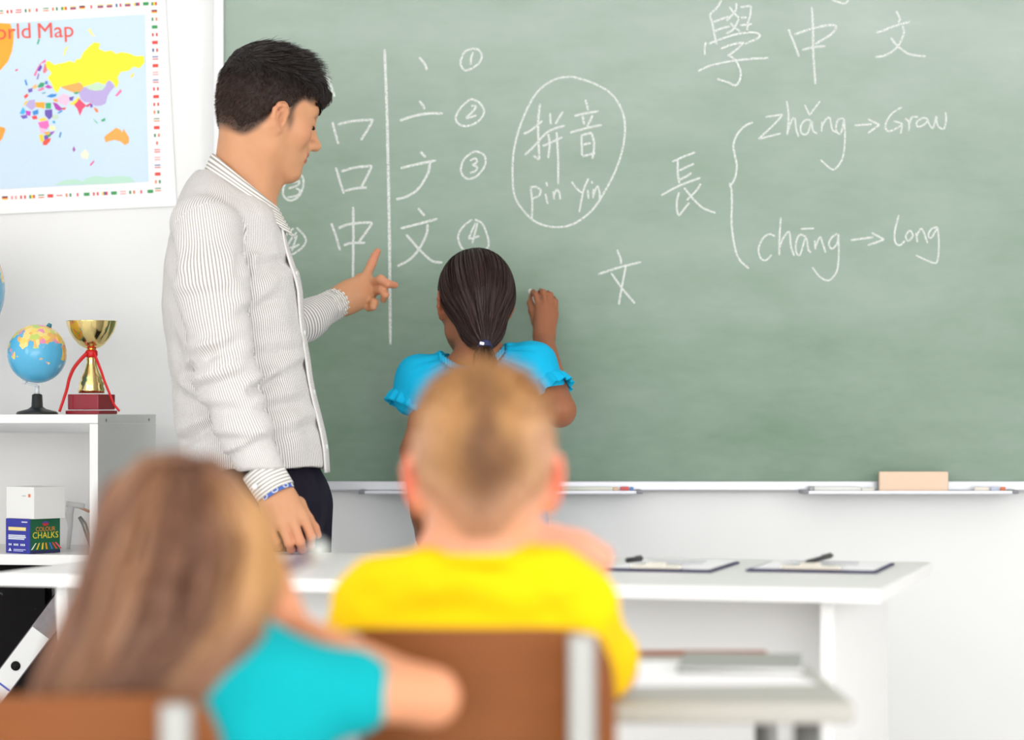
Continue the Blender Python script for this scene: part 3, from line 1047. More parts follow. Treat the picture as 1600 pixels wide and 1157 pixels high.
# the blue sea panel
sea = [(-330, 58), (226.5, 22.5), (232.5, 284.5), (-325, 312)]
poly(sea, (204, 225, 242), 1)
land = [
    ((255, 168, 8), [(-200, 110), (-60, 85), (90, 95), (100, 130), (120, 160), (118, 240), (105, 330), (70, 420), (0, 500), (-60, 560), (-130, 470), (-150, 300)]),
    ((250, 190, 60), [(-1200, 250), (-900, 170), (-500, 200), (-350, 330), (-420, 560), (-560, 640), (-640, 800), (-760, 760), (-900, 640), (-1100, 560)]),
    ((245, 160, 40), [(-480, 900), (-300, 880), (-100, 960), (40, 990), (48, 1010), (20, 1085), (-60, 1180), (-200, 1300), (-280, 1380), (-330, 1200)]),
    ((255, 240, 10), [(395, 425), (420, 415), (470, 450), (505, 440), (560, 430), (600, 415), (640, 430), (660, 400), (690, 400), (720, 340), (765, 295), (810, 255), (865, 265), (850, 310), (900, 335), (960, 325), (1000, 355), (1040, 340), (1110, 350), (1170, 375), (1240, 372), (1246, 430), (1200, 480),
                      (1150, 465), (1110, 500), (1040, 510), (1010, 560), (1025, 600), (1000, 655), (975, 600), (940, 580), (900, 620), (840, 600), (780, 620), (720, 640), (690, 600), (600, 620), (520, 640), (495, 690), (470, 670), (440, 600), (410, 560), (445, 520), (400, 470)]),
    ((240, 172, 84), [(520, 632), (560, 625), (600, 590), (660, 592), (712, 622), (722, 645), (690, 680), (640, 690), (600, 675), (540, 650)]),
    ((196, 227, 194), [(745, 640), (800, 612), (860, 615), (910, 630), (880, 668), (820, 674), (770, 662)]),
    ((186, 168, 222), [(680, 690), (730, 640), (770, 662), (820, 674), (885, 667), (915, 630), (920, 590), (945, 583), (988, 635), (950, 680), (925, 720), (912, 780), (870, 800), (820, 802), (780, 772), (730, 770), (700, 745)]),
    ((248, 60, 108), [(640, 792), (668, 765), (682, 738), (702, 760), (745, 800), (712, 830), (690, 888), (668, 830)]),
    ((255, 225, 40), [(598, 785), (640, 760), (682, 720), (684, 740), (655, 795), (610, 792)]),
    ((110, 70, 180), [(588, 730), (640, 720), (625, 758), (598, 758)]),
    ((40, 170, 110), [(640, 685), (690, 680), (665, 702), (640, 700)]),
    ((247, 196, 222), [(490, 742), (545, 698), (592, 712), (602, 760), (572, 800), (512, 782)]),
    ((178, 40, 176), [(455, 772), (490, 780), (542, 830), (512, 846), (480, 832)]),
    ((40, 150, 222), [(495, 860), (535, 838), (540, 850), (505, 870)]),
    ((40, 140, 220), [(400, 722), (440, 700), (492, 700), (480, 722), (440, 732)]),
    ((28, 170, 110), [(394, 778), (440, 775), (440, 826), (396, 826)]),
    ((255, 170, 20), [(305, 772), (388, 770), (384, 828), (345, 818), (310, 814)]),
    ((190, 172, 222), [(250, 755), (302, 748), (306, 815), (275, 842), (222, 800)]),
    ((100, 72, 178), [(388, 838), (450, 832), (452, 895), (425, 922), (388, 882)]),
    ((36, 140, 220), [(280, 850), (330, 832), (332, 872), (290, 884)]),
    ((200, 45, 190), [(222, 842), (268, 850), (262, 890), (225, 880)]),
    ((40, 180, 245), [(168, 870), (200, 812), (222, 850), (208, 875)]),
    ((255, 205, 60), [(205, 790), (228, 755), (240, 768), (215, 800)]),
    ((110, 80, 190), [(175, 888), (230, 880), (240, 905), (200, 915)]),
    ((245, 60, 70), [(272, 892), (315, 885), (325, 915), (285, 920)]),
    ((255, 215, 50), [(330, 920), (385, 900), (405, 925), (350, 935)]),
    ((248, 105, 190), [(328, 945), (415, 928), (425, 975), (400, 1005), (345, 990)]),
    ((245, 190, 220), [(340, 990), (395, 1000), (390, 1040), (350, 1035)]),
    ((198, 222, 190), [(440, 880), (495, 880), (505, 905), (465, 920)]),
    ((40, 170, 225), [(450, 935), (475, 930), (478, 955), (455, 950)]),
    ((250, 240, 180), [(425, 970), (475, 980), (480, 1015), (430, 1010)]),
    ((245, 180, 60), [(385, 1030), (430, 1020), (425, 1050), (392, 1055)]),
    ((255, 215, 40), [(335, 1050), (372, 1048), (378, 1105), (352, 1115)]),
    ((110, 70, 180), [(380, 1060), (415, 1050), (420, 1090), (385, 1098)]),
    ((36, 160, 100), [(408, 1045), (442, 1040), (432, 1070), (408, 1068)]),
    ((248, 70, 50), [(372, 1108), (400, 1090), (440, 1078), (430, 1110), (400, 1142), (370, 1138)]),
    ((160, 70, 190), [(430, 1030), (475, 1018), (455, 1045), (435, 1060)]),
    ((36, 140, 210), [(508, 1070), (520, 1025), (532, 1032), (518, 1080)]),
    ((245, 168, 66), [(897, 1072), (930, 1042), (975, 1010), (1000, 990), (1040, 1010), (1055, 1032), (1065, 1000), (1090, 1040), (1112, 1075), (1110, 1120), (1075, 1140), (1040, 1110), (990, 1095), (940, 1105), (912, 1117)]),
    ((40, 170, 110), [(870, 925), (905, 905), (908, 930), (880, 940)]),
    ((110, 200, 150), [(805, 912), (845, 950), (835, 955), (808, 925)]),
    ((120, 70, 190), [(775, 782), (800, 790), (798, 815), (780, 818)]),
    ((250, 130, 60), [(805, 812), (840, 830), (850, 860), (825, 855)]),
    ((230, 60, 110), [(740, 800), (790, 770), (775, 800), (750, 815)]),
    ((240, 120, 170), [(990, 715), (1040, 655), (1050, 680), (1010, 720)]),
    ((255, 225, 90), [(1122, 550), (1150, 510), (1152, 545), (1130, 565)]),
    ((250, 235, 120), [(545, 370), (560, 310), (600, 280), (575, 320), (555, 370)]),
    ((252, 236, 140), [(755, 150), (775, 135), (800, 185), (825, 205), (795, 200)]),
    ((100, 60, 180), [(320, 480), (345, 438), (365, 470), (345, 505), (322, 500)]),
    ((245, 110, 170), [(290, 540), (315, 490), (345, 440), (390, 400), (398, 425), (355, 440), (330, 480), (310, 545)]),
    ((246, 120, 130), [(370, 510), (385, 440), (405, 440), (405, 500), (385, 525)]),
    ((150, 120, 200), [(315, 575), (330, 520), (340, 530), (330, 575)]),
    ((230, 60, 100), [(132, 492), (155, 482), (155, 498), (135, 505)]),
    ((40, 140, 220), [(212, 585), (225, 572), (240, 625), (225, 628)]),
    ((110, 90, 190), [(240, 660), (282, 648), (280, 680), (250, 690)]),
    ((250, 70, 60), [(205, 720), (235, 695), (248, 715), (220, 742)]),
    ((30, 160, 110), [(325, 635), (350, 600), (388, 605), (375, 638), (335, 648)]),
    ((60, 120, 200), [(388, 590), (412, 588), (412, 615), (390, 618)]),
    ((250, 190, 120), [(275, 640), (310, 612), (325, 640), (300, 660)]),
    ((200, 60, 180), [(385, 640), (415, 618), (455, 645), (420, 655)]),
    ((235, 120, 170), [(320, 668), (370, 640), (385, 658), (345, 675)]),
    ((120, 180, 200), [(360, 690), (395, 680), (392, 698), (365, 700)]),
    ((30, 170, 120), [(318, 270), (332, 225), (345, 228), (330, 275)]),
    ((250, 165, 60), [(455, 745), (492, 740), (498, 768), (475, 770)]),
    ((230, 70, 60), [(530, 820), (572, 815), (560, 838), (540, 835)]),
]
for i, (col, pts) in enumerate(land):
    poly(c6(pts), col, 2 + (i % 4) * 0.3)
c1 = lambda pts: [(x / 3.215, y / 3.215) for x, y in pts]
poly(c1([(270, 930), (330, 905), (380, 902), (420, 912), (430, 897), (480, 885), (540, 892), (600, 885), (650, 888), (682, 914), (600, 922), (420, 928)]), (186, 226, 206), 2)
poly(c1([(405, 775), (430, 750), (448, 775), (440, 800), (412, 795)]), (252, 240, 214), 2)
poly(c1([(365, 750), (372, 735), (380, 755), (370, 765)]), (170, 60, 170), 2)
poly(c1([(450, 830), (472, 805), (474, 815), (458, 834)]), (236, 90, 160), 2)
# rows of little flags round the sea panel
rf = random.Random(11)
FL = [((220, 40, 40), (250, 250, 250), (220, 40, 40)), ((30, 120, 60), (250, 250, 250), (230, 120, 40)), ((30, 60, 150), (250, 250, 250), (210, 40, 50)), ((20, 20, 20), (210, 40, 40), (250, 200, 40)), ((10, 130, 80), (250, 215, 40), (210, 40, 40)), ((230, 60, 50), (230, 60, 50), (230, 60, 50)),
      ((110, 170, 225), (250, 250, 250), (110, 170, 225)), ((20, 150, 70), (20, 150, 70), (20, 150, 70)), ((250, 250, 250), (225, 60, 60), (250, 250, 250)), ((250, 205, 40), (30, 70, 160), (210, 40, 40)), ((230, 120, 60), (250, 250, 250), (30, 130, 70)), ((245, 150, 150), (250, 250, 250), (245, 150, 150))]


def flag(cx, cy, w, h, ang):
    f = rf.choice(FL)
    vert = rf.random() < 0.5
    for k in range(3):
        if vert:
            q = [(-w / 2 + k * w / 3, -h / 2), (-w / 2 + (k + 1) * w / 3, -h / 2), (-w / 2 + (k + 1) * w / 3, h / 2), (-w / 2 + k * w / 3, h / 2)]
        else:
            q = [(-w / 2, -h / 2 + k * h / 3), (w / 2, -h / 2 + k * h / 3), (w / 2, -h / 2 + (k + 1) * h / 3), (-w / 2, -h / 2 + (k + 1) * h / 3)]
        ca, sa = math.cos(ang), math.sin(ang)
        poly([(cx + x * ca - y * sa, cy + x * sa + y * ca) for x, y in q], f[k], 1)


for i in range(41):
    x = 228 - i * 14.2
    flag(x, 6 + (228 - x) * 0.058, 9, 5.2, -0.055)
    flag(x + 7, 299 + (235 - x) * 0.045, 9, 5.2, -0.045)
for i in range(25):
    y = 6 + i * 12.1
    flag(241 + (y - 6) * 0.021, y, 9, 5.2, -0.04)
at = {'col': ('FLOAT_COLOR', np.array(C))}
link('map_print', np_mesh('map_print', V, F, False, at), m_print, poster)
for word, xr_, yb_ in (('World', 48, 51.5), ('Map', 115, 48.5)):
    TV, TF = text_mesh(word, 0.0500)
    tw = max(v[0] for v in TV)
    ob = link('title_word', np_mesh('title_word', TV, TF, False), mat('red_print', (238, 84, 62), 0.45), poster)
    # each word ends at column xr_
    ob.location = (P(xr_, 0, MY)[0] - tw, MY - 0.0032, P(0, yb_, MY)[2])
    ob.rotation_euler = (0, -0.05, 0)

# ------------------------------------------------------------------ bookcase by the left wall
CY = 5.20
cr = P(153, 645, CY)
BT = math.radians(10)
book = empty('bookcase', (cr[0], CY, 0.0), -BT)
tag(book, 'white open bookcase with a globe and a trophy on its top, below the map', 'bookcase')
BW, BD, TK = 0.74, 0.38, 0.018
ztop = P(0, 648, CY)[2]


def bk(name, c, d, m=m_white):
    o = box(name, c, d, m, book, 0.0015)
    return o


bk('top_panel', (-BW / 2, BD / 2, ztop - TK / 2), (BW, BD, TK))
z1 = P(0, 868, CY)[2]
z2 = 0.372
zs = [z1, z2, 0.07]
for z in zs:
    bk('shelf', (-BW / 2, BD / 2, z - 0.011), (BW - 2 * TK - 0.001, BD - 0.004, 0.022))
for x in (-TK / 2, -BW + TK / 2):
    s = bk('side_panel', (x, BD / 2, (ztop - TK) / 2 - 0.0005), (TK, BD, ztop - TK - 0.001))
bk('back_panel', (-BW / 2, BD - 0.003, (ztop + 0.07) / 2 - 0.02), (BW - 2 * TK - 0.002, 0.005, ztop - 0.11))
for y in (0.05, 0.33):
    MB().lathe([(0.0035, 0), (0.003, 0.0012)], 10, M=Matrix.Translation((0.0, y, ztop - 0.012)) @ Matrix.Rotation(math.pi / 2, 4, 'Y')).build('screw', m_steel, book)
book_M = Matrix.Translation((cr[0], CY, 0)) @ Matrix.Rotation(-BT, 4, 'Z')


# ---- globes
def globe_mat(name, seed):
    m, nt, b = new_mat(name)
    tc = nt.nodes.new('ShaderNodeTexCoord')
    mp = nt.nodes.new('ShaderNodeMapping')
    mp.inputs['Location'].default_value = seed
    nt.links.new(tc.outputs['Object'], mp.inputs['Vector'])
    n = nt.nodes.new('ShaderNodeTexNoise')
    n.inputs['Scale'].default_value = 1.5
    n.inputs['Detail'].default_value = 5
    n.inputs['Roughness'].default_value = 0.5
    nt.links.new(mp.outputs['Vector'], n.inputs['Vector'])
    sx = nt.nodes.new('ShaderNodeSeparateXYZ')
    nt.links.new(tc.outputs['Object'], sx.inputs[0])
    ma = nt.nodes.new('ShaderNodeMath')
    ma.operation = 'MULTIPLY_ADD'
    nt.links.new(sx.outputs['Z'], ma.inputs[0])
    ma.inputs[1].default_value = 0.16
    nt.links.new(n.outputs['Fac'], ma.inputs[2])
    st = nt.nodes.new('ShaderNodeValToRGB')
    st.color_ramp.interpolation = 'CONSTANT'
    st.color_ramp.elements[1].position = 0.53
    nt.links.new(ma.outputs[0], st.inputs[0])
    v = nt.nodes.new('ShaderNodeTexVoronoi')
    v.inputs['Scale'].default_value = 4.2
    nt.links.new(mp.outputs['Vector'], v.inputs['Vector'])
    sc_ = nt.nodes.new('ShaderNodeSeparateColor')
    nt.links.new(v.outputs['Color'], sc_.inputs[0])
    cr_ = nt.nodes.new('ShaderNodeValToRGB')
    cr_.color_ramp.interpolation = 'CONSTANT'
    e = cr_.color_ramp.elements
    e[0].color = rgba((246, 216, 110))
    e[1].position = 0.3
    e[1].color = rgba((238, 150, 185))
    for p_, c_ in ((0.5, (246, 186, 104)), (0.68, (198, 216, 110)), (0.84, (248, 222, 140))):
        q = e.new(p_)
        q.color = rgba(c_)
    nt.links.new(sc_.outputs[0], cr_.inputs[0])
    mx = nt.nodes.new('ShaderNodeMix')
    mx.data_type = 'RGBA'
    mx.inputs[6].default_value = rgba((92, 184, 226))
    nt.links.new(st.outputs['Color'], mx.inputs[0])
    nt.links.new(cr_.outputs['Color'], mx.inputs[7])
    nt.links.new(mx.outputs[2], b.inputs['Base Color'])
    b.inputs['Roughness'].default_value = 0.18
    return m


def globe(cpx, cpy, Y, R, zb, label, seed, tilt=0.41, base_r=0.05, rot=0.0):
    c = P(cpx, cpy, Y)
    root = empty('globe', (c[0], Y, zb))
    tag(root, label, 'globe')
    hc = c[2] - zb
    bs = MB().lathe([(base_r, 0), (base_r, 0.003), (base_r * 0.92, 0.006), (base_r * 0.45, 0.011), (base_r * 0.28, 0.016), (base_r * 0.25, (hc - R) * 0.62), (base_r * 0.16, (hc - R) * 0.66)], 36)
    bs.build('base', m_dark_plastic, root)
    ball = MB().sphere((0, 0, 0), 1.0, 48, 28).build('ball', globe_mat('globe_print_%d' % int(cpx + 900), seed), root)
    ball.location = (0, 0, hc)
    ball.scale = (R, R, R)
    ball.rotation_euler = (0, tilt, rot)
    m_cl = mat('clear_plastic', (222, 226, 228), 0.2)
    arc = []
    for i in range(25):
        a = -math.pi / 2 - tilt + tilt * i / 24.0
        arc.append((math.cos(a) * R * 1.07, 0.0, hc + math.sin(a) * R * 1.07))
    MB().tube(arc, R * 0.035, 8).build('meridian_arm', m_cl, root)
    for s in (1, -1):
        d = np.array([math.sin(tilt), 0, math.cos(tilt)]) * s
        MB().tube([np.array([0, 0, hc]) + d * R * 0.99, np.array([0, 0, hc]) + d * R * 1.12], [R * 0.1, R * 0.06], 10).build('pivot_cap', m_cl if s < 0 else mat('teal_plastic', (50, 130, 150), 0.4), root)
    MB().tube([(-math.sin(tilt) * R * 0.0, 0, hc - R * 1.08), (0, 0, (hc - R) * 0.6)], [R * 0.07, R * 0.09], 10).build('stem', m_cl, root)
    return root


globe(58, 553, 5.34, 46 / F_PX * 5.34, ztop, 'small desk globe on a black round foot beside the golden trophy', (3.1, 0.4, 1.7), base_r=0.043, rot=0.6)
globe(-97, 452, 5.42, 103 / F_PX * 5.42, ztop, 'large blue globe on a tall black foot, left of the small globe', (7.3, 2.2, 5.1), base_r=0.085, rot=2.0)

# ---- trophy cup
TYy = 5.385
tb = P(143, 645, TYy)
px = TYy / F_PX
tro = empty('trophy', (tb[0], TYy, ztop))
tag(tro, 'golden trophy cup on a dark red square base with a red ribbon', 'trophy')
m_gold, nt, b = new_mat('polished_gold')
b.inputs['Base Color'].default_value = rgba((240, 216, 148))
b.inputs['Metallic'].default_value = 1
b.inputs['Roughness'].default_value = 0.12
tc = nt.nodes.new('ShaderNodeTexCoord')
nz = nt.nodes.new('ShaderNodeTexNoise')
nz.inputs['Scale'].default_value = 9
nt.links.new(tc.outputs['Object'], nz.inputs['Vector'])
bp = nt.nodes.new('ShaderNodeBump')
bp.inputs['Strength'].default_value = 0.15
bp.inputs['Distance'].default_value = 0.01
nt.links.new(nz.outputs['Fac'], bp.inputs['Height'])
nt.links.new(bp.outputs['Normal'], b.inputs['Normal'])
m_red = mat('lacquered_red', (150, 26, 44), 0.25, var=0.08, scale=20, coat=0.3)


def tz(y):
    return (645 - y) * px


bb = MB()
q = [(r * math.cos(math.radians(a)), r * math.sin(math.radians(a))) for a in (0, 90, 180, 270) for r in (1,)]
rb = Matrix.Rotation(math.radians(-20), 4, 'Z')
hw = 27 * px
bb.box((0, 0, tz(628) + 0.003), (2 * hw, 2 * hw, tz(612) - 0.006 - 0.006), 0, rb, 0.002)
bb.box((0, 0, 0.004), (2 * hw + 0.007, 2 * hw + 0.007, 0.008), 0, rb, 0.002)
bb.build('base', m_red, tro)
MB().lathe([(20 * px, tz(612)), (21 * px, tz(606)), (19 * px, tz(601)), (20 * px, tz(597)), (16.5 * px, tz(592)), (17 * px, tz(588)), (12.5 * px, tz(580)), (9 * px, tz(570)), (7.5 * px, tz(563)), (8.3 * px, tz(559)), (6.5 * px, tz(555)), (6 * px, tz(548)), (8 * px, tz(545)), (6 * px, tz(542))], 40).build('stem', m_gold, tro)
cup = [(6 * px, tz(543)), (12 * px, tz(541)), (20 * px, tz(536)), (28 * px, tz(527)), (34.5 * px, tz(516)), (38 * px, tz(506)), (39.3 * px, tz(500)), (39.6 * px, tz(499)), (38.8 * px, tz(499.2)), (36.8 * px, tz(506)), (33 * px, tz(516)), (26 * px, tz(527)), (17 * px, tz(535)), (2 * px, tz(539))]
MB().lathe(cup, 48, cap=False).build('cup', m_gold, tro)
m_rib = mat('red_ribbon', (216, 24, 30), 0.45, var=0.08, scale=60)
rb_ = MB()
rb_.lathe([(8 * px, tz(556)), (9.5 * px, tz(553)), (9.5 * px, tz(547)), (7.5 * px, tz(544))], 24)
for sgn, pts in ((-1, [(138, 549), (128, 560), (118, 574), (112, 590), (109, 606), (104, 624), (99, 641)]), (1, [(148, 549), (154, 562), (161, 578), (167, 594), (175, 612), (182, 628), (192, 640)])):
    p3 = catmull([((x - 143) * px, -0.012 - 0.035 * (i / 6.0), tz(y)) for i, (x, y) in enumerate(pts)], 6)
    rb_.tube(p3, [0.0042 - 0.0012 * t for t in np.linspace(0, 1, len(p3))], 8, flat=0.35)
rb_.build('ribbon', m_rib, tro)


# ---- boxes on the middle shelf
def bxM(pxx, Y, z, ang):
    p = P(pxx, 0, Y)
    return Matrix.Translation((p[0], Y, z)) @ Matrix.Rotation(ang, 4, 'Z')


# chalk carton: the near upright edge stands at x = 47
Y0 = 5.235
ps = Y0 / F_PX
wA, wB = 0.078, 0.078       # the two visible faces
ANG = math.radians(-40)
Mx = bxM(47, Y0, z1 + 0.0005, ANG)


def carton(name, hh, mats, M):
    """near edge at the local origin, face A runs to -x', face B to +y'"""
    mb = MB()
    mb.box((-wA / 2, wB / 2, hh / 2), (wA, wB, hh), 0, M, 0.001)
    me_o = mb.build(name, mats)
    return me_o


hC = (866 - 812) * ps
ca, sa = math.cos(ANG), math.sin(ANG)
c1_ = carton('chalk_box', hC, [mat('carton_blue', (46, 52, 160), 0.35, var=0.05)], Mx)
tag(c1_, 'blue and green carton of coloured chalk on the middle shelf of the bookcase', 'box')


def face_print(parent, pts, hh, M, face, quads, lay=0.0006, name='print'):
    """flat print on a carton: quads (u0,v0,u1,v1,colour) in fractions of the face"""
    V, F, C = [], [], []
    for k, qd in enumerate(quads):
        poly_, col = qd
        n = len(V)
        for u, v in poly_:
            e = lay + 0.0001 * k
            if face == 'A':
                p = M @ Vector((-wA + u * wA, -e, v * hh))
            else:
                p = M @ Vector((e, u * wB, v * hh))
            V.append(tuple(p))
            C.append(lin(col))
        F.append(tuple(range(n, n + len(poly_))))
    return link(name, np_mesh(name, V, F, False, {'col': ('FLOAT_COLOR', np.array(C))}), attr_mat('carton_print', 0.4), parent)


def R4(u0, v0, u1, v1):
    return [(u0, v0), (u1, v0), (u1, v1), (u0, v1)]


Wt = (235, 238, 250)
face_print(c1_, None, hC, Mx, 'A', [(R4(0.12, 0.66, 0.84, 0.76), (246, 226, 150))] + [(R4(0.12, y, x, y + 0.035), Wt) for y, x in ((0.50, 0.82), (0.45, 0.84), (0.40, 0.78))] + [(R4(0.14 + 0.07 * i, 0.22, 0.14 + 0.07 * i + 0.045, 0.28), Wt) for i in range(10) if i not in (2, 6)] + [(R4(0.35, 0.10 - 0.04 * i, 0.85 - 0.1 * i, 0.125 - 0.04 * i), (190, 196, 240)) for i in range(2)] + [(R4(0.68, 0.90, 0.92, 0.93), Wt), ([(0.14, 0.06), (0.28, 0.06), (0.21, 0.16)], Wt)])
gr = [(R4(0.0, 0.0, 1.0, 1.0), (12, 96, 62))]
for i, (u, cl) in enumerate(((0.28, (250, 214, 60)), (0.40, (250, 214, 60)), (0.50, (236, 160, 40)), (0.62, (70, 110, 210)), (0.72, (230, 70, 60)), (0.82, (240, 90, 120)), (0.16, (240, 240, 230)))):
    s_ = (u - 0.45) * 0.5
    gr.append(([(u, 0.30), (u + 0.045, 0.31), (u + 0.055 + s_, 0.12), (u + s_, 0.11)], cl))
gr.append((R4(0.0, 0.0, 1.0, 0.09), (40, 40, 90)))
gr.append(([(0.5 + 0.11 * math.cos(a * math.pi / 6), 0.86 + 0.07 * math.sin(a * math.pi / 6)) for a in range(12)], (190, 50, 50)))
gr.append((R4(0.40, 0.88, 0.60, 0.92), (60, 70, 180)))
face_print(c1_, None, hC, Mx, 'B', gr)
for body, sz, v, cl in (('CHALKS', 0.0185, 0.52, (246, 232, 70)), ('COLOUR', 0.0125, 0.70, (240, 150, 60))):
    TV, TF = text_mesh(body, sz)
    # the text lies in the xz plane; turn it on to face B
    Mt = Mx @ Matrix.Translation((0.0016, wB / 2, v * hC)) @ Matrix.Rotation(math.pi / 2, 4, 'Z')
    V_ = [tuple(Mt @ Vector(p)) for p in TV]
    link('lettering', np_mesh('lettering', V_, TF, False), mat('print_%d' % cl[1], cl, 0.4), c1_)
hW = (812 - 762) * ps
Mw = bxM(53, Y0 - 0.004, z1 + hC + 0.001, ANG)
wA, wB = 0.088, 0.082
c2_ = carton('white_box', hW, [mat('carton_white', (242, 242, 240), 0.4, var=0.01)], Mw)
tag(c2_, 'plain white carton with a tiny orange mark on top of the chalk carton', 'box')
face_print(c2_, None, hW, Mw, 'A', [(R4(0.80, 0.68, 0.88, 0.78), (240, 120, 70)), (R4(0.58, 0.70, 0.72, 0.74), (205, 205, 210))])

# small white board compass lying at the back of the shelf, half behind the girl's hair
cz = z1 + 0.001
cmpY = 5.42
cp = MB()
a_, b_, c_ = P(112, 790, cmpY), P(108, 804, cmpY), P(150, 800, cmpY)
cmp_o = empty('board_compass', (c_[0], cmpY, z1))
tag(cmp_o, 'white plastic board compass with wooden peg on the shelf behind the chalk carton', 'drawing tool')
MB().tube([a_ - cmp_o.location, b_ - cmp_o.location, P(110, 822, cmpY) - cmp_o.location, P(106, 864.5, cmpY) - cmp_o.location], [0.007, 0.009, 0.005, 0.004], 10).build('leg', m_white, cmp_o)
MB().tube([P(104, 788, cmpY) - cmp_o.location, P(132, 792, cmpY) - cmp_o.location], [0.006, 0.006], 10).build('hinge', m_white, cmp_o)
MB().tube([P(112, 788, cmpY) - cmp_o.location, P(140, 800, cmpY) - cmp_o.location], [0.003, 0.003], 8).build('peg', mat('pink_wood', (225, 170, 140), 0.5), cmp_o)
MB().tube([P(124, 808, cmpY) - cmp_o.location, P(132, 820, cmpY) - cmp_o.location, P(146, 864.5, cmpY) - cmp_o.location], [0.004, 0.006, 0.004], 8).build('leg', m_steel, cmp_o)

# ---- binders in the lower compartment
m_marble, nt, b = new_mat('marbled_black_card')
tc = nt.nodes.new('ShaderNodeTexCoord')
mp = nt.nodes.new('ShaderNodeMapping')
mp.inputs['Scale'].default_value = (1.6, 1, 0.8)
nt.links.new(tc.outputs['Object'], mp.inputs['Vector'])
n1 = nt.nodes.new('ShaderNodeTexNoise')
n1.inputs['Scale'].default_value = 34
n1.inputs['Detail'].default_value = 6
n1.inputs['Roughness'].default_value = 0.62
nt.links.new(mp.outputs['Vector'], n1.inputs['Vector'])
cr_ = nt.nodes.new('ShaderNodeValToRGB')
cr_.color_ramp.elements[0].position = 0.66
cr_.color_ramp.elements[0].color = rgba((14, 11, 12))
cr_.color_ramp.elements[1].position = 0.76
cr_.color_ramp.elements[1].color = rgba((190, 186, 186))
nt.links.new(n1.outputs['Fac'], cr_.inputs[0])
nt.links.new(cr_.outputs['Color'], b.inputs['Base Color'])
b.inputs['Roughness'].default_value = 0.65
b.inputs['Specular IOR Level'].default_value = 0.15
m_marble_g = mat('marbled_grey_card', (126, 118, 122), 0.4, var=0.35, scale=60)
m_label = mat('label_paper', (240, 240, 240), 0.5, var=0.01)
m_blueline = mat('blue_print', (60, 90, 190), 0.5)


def binder(M, label):
    """lever arch file: local origin at spine centre; x across the spine, y into the shelf, z along the spine"""
    root = empty('lever_arch_file')
    root.matrix_world = M
    tag(root, label, 'file binder', 'lever arch files in the lower bookcase compartment')
    w_, dpt, hgt = 0.052, 0.225, 0.315
    for s in (-1, 1):
        box('cover', (s * (w_ / 2 - 0.0015), dpt / 2, 0), (0.003, dpt, hgt), m_marble, root, 0.0008)
    box('spine', (0, 0.0015, 0), (w_ - 0.006, 0.003, hgt), m_marble_g, root, 0.0008)
    box('pages', (0, dpt / 2, 0), (w_ - 0.012, dpt - 0.03, hgt - 0.02), mat('page_edges', (235, 232, 225), 0.8), root, 0.001)
    lb = box('spine_label', (0, -0.0006, -0.036), (w_ - 0.010, 0.0008, 0.205), m_label, root, 0)
    MB().lathe([(0.0098, 0), (0.0098, 0.0015)], 24, M=Matrix.Translation((0, -0.0011, -0.018)) @ Matrix.Rotation(math.pi / 2, 4, 'X')).build('finger_hole', mat('hole_black', (6, 6, 6), 0.9), root)
    MB().box((0, -0.0012, -0.066), (w_ - 0.011, 0.0004, 0.004)).build('printed_line', m_blueline, lb)
    return root


bp_ = P(33, 1030, 5.215)
binder(Matrix.Translation((bp_[0], 5.215, bp_[2])) @ Matrix.Rotation(math.radians(37), 4, 'Y'), 'lever arch file leaning over with a white spine label and finger hole')
# two black files standing upright with their covers to the room
bp_ = P(80, 0, 5.47)
M_ = Matrix.Translation((bp_[0] - 0.285, 5.475, z2 + 0.1585)) @ Matrix.Rotation(math.radians(-90), 4, 'Z')
M_ = Matrix.Translation((bp_[0] - 0.228, 5.492, z2 + 0.1585)) @ Matrix.Rotation(math.radians(-97), 4, 'Z')
binder(M_, 'black marbled lever arch file standing upright behind the leaning one')

# ------------------------------------------------------------------ teacher's desk
DA = math.radians(-15.5)
DZ = 0.75
fr_ = np.array([0.55, 3.83])
e_ = np.array([math.cos(DA), math.sin(DA)])
p_ = np.array([-math.sin(DA), math.cos(DA)])
DL, DD = 1.46, 0.72
fl_ = fr_ - e_ * DL
desk = empty('teacher_desk', (fl_[0], fl_[1], 0), DA)
tag(desk, 'long white panel-sided desk standing in front of the green chalkboard', 'desk')
box('desk_top', (DL / 2, DD / 2, DZ - 0.0105), (DL, DD, 0.021), m_white, desk, 0.0015)
for x in (0.105, DL - 0.085):
    box('side_panel', (x, DD / 2 + 0.01, (DZ - 0.022) / 2), (0.02, DD - 0.06, DZ - 0.022), m_white, desk, 0.001)
box('modesty_panel', (DL / 2 + 0.01, DD * 0.32, (DZ - 0.022) / 2 + 0.1), (DL - 0.214, 0.018, DZ - 0.222), m_white, desk, 0.001)
desk_M = Matrix.Translation((fl_[0], fl_[1], 0)) @ Matrix.Rotation(DA, 4, 'Z')


def on_plane(px_, py_, z):
    """the point of the horizontal plane z seen at a pixel"""
    Y = (CAM_H - z) * F_PX / (py_ - HOR)
    return np.array([(px_ - 800) / F_PX * Y, Y, z])


m_clipb = mat('navy_board', (44, 40, 84), 0.5)
m_paper = mat('paper', (244, 244, 246), 0.7, var=0.01)
m_pen = mat('black_pen', (24, 22, 26), 0.35)


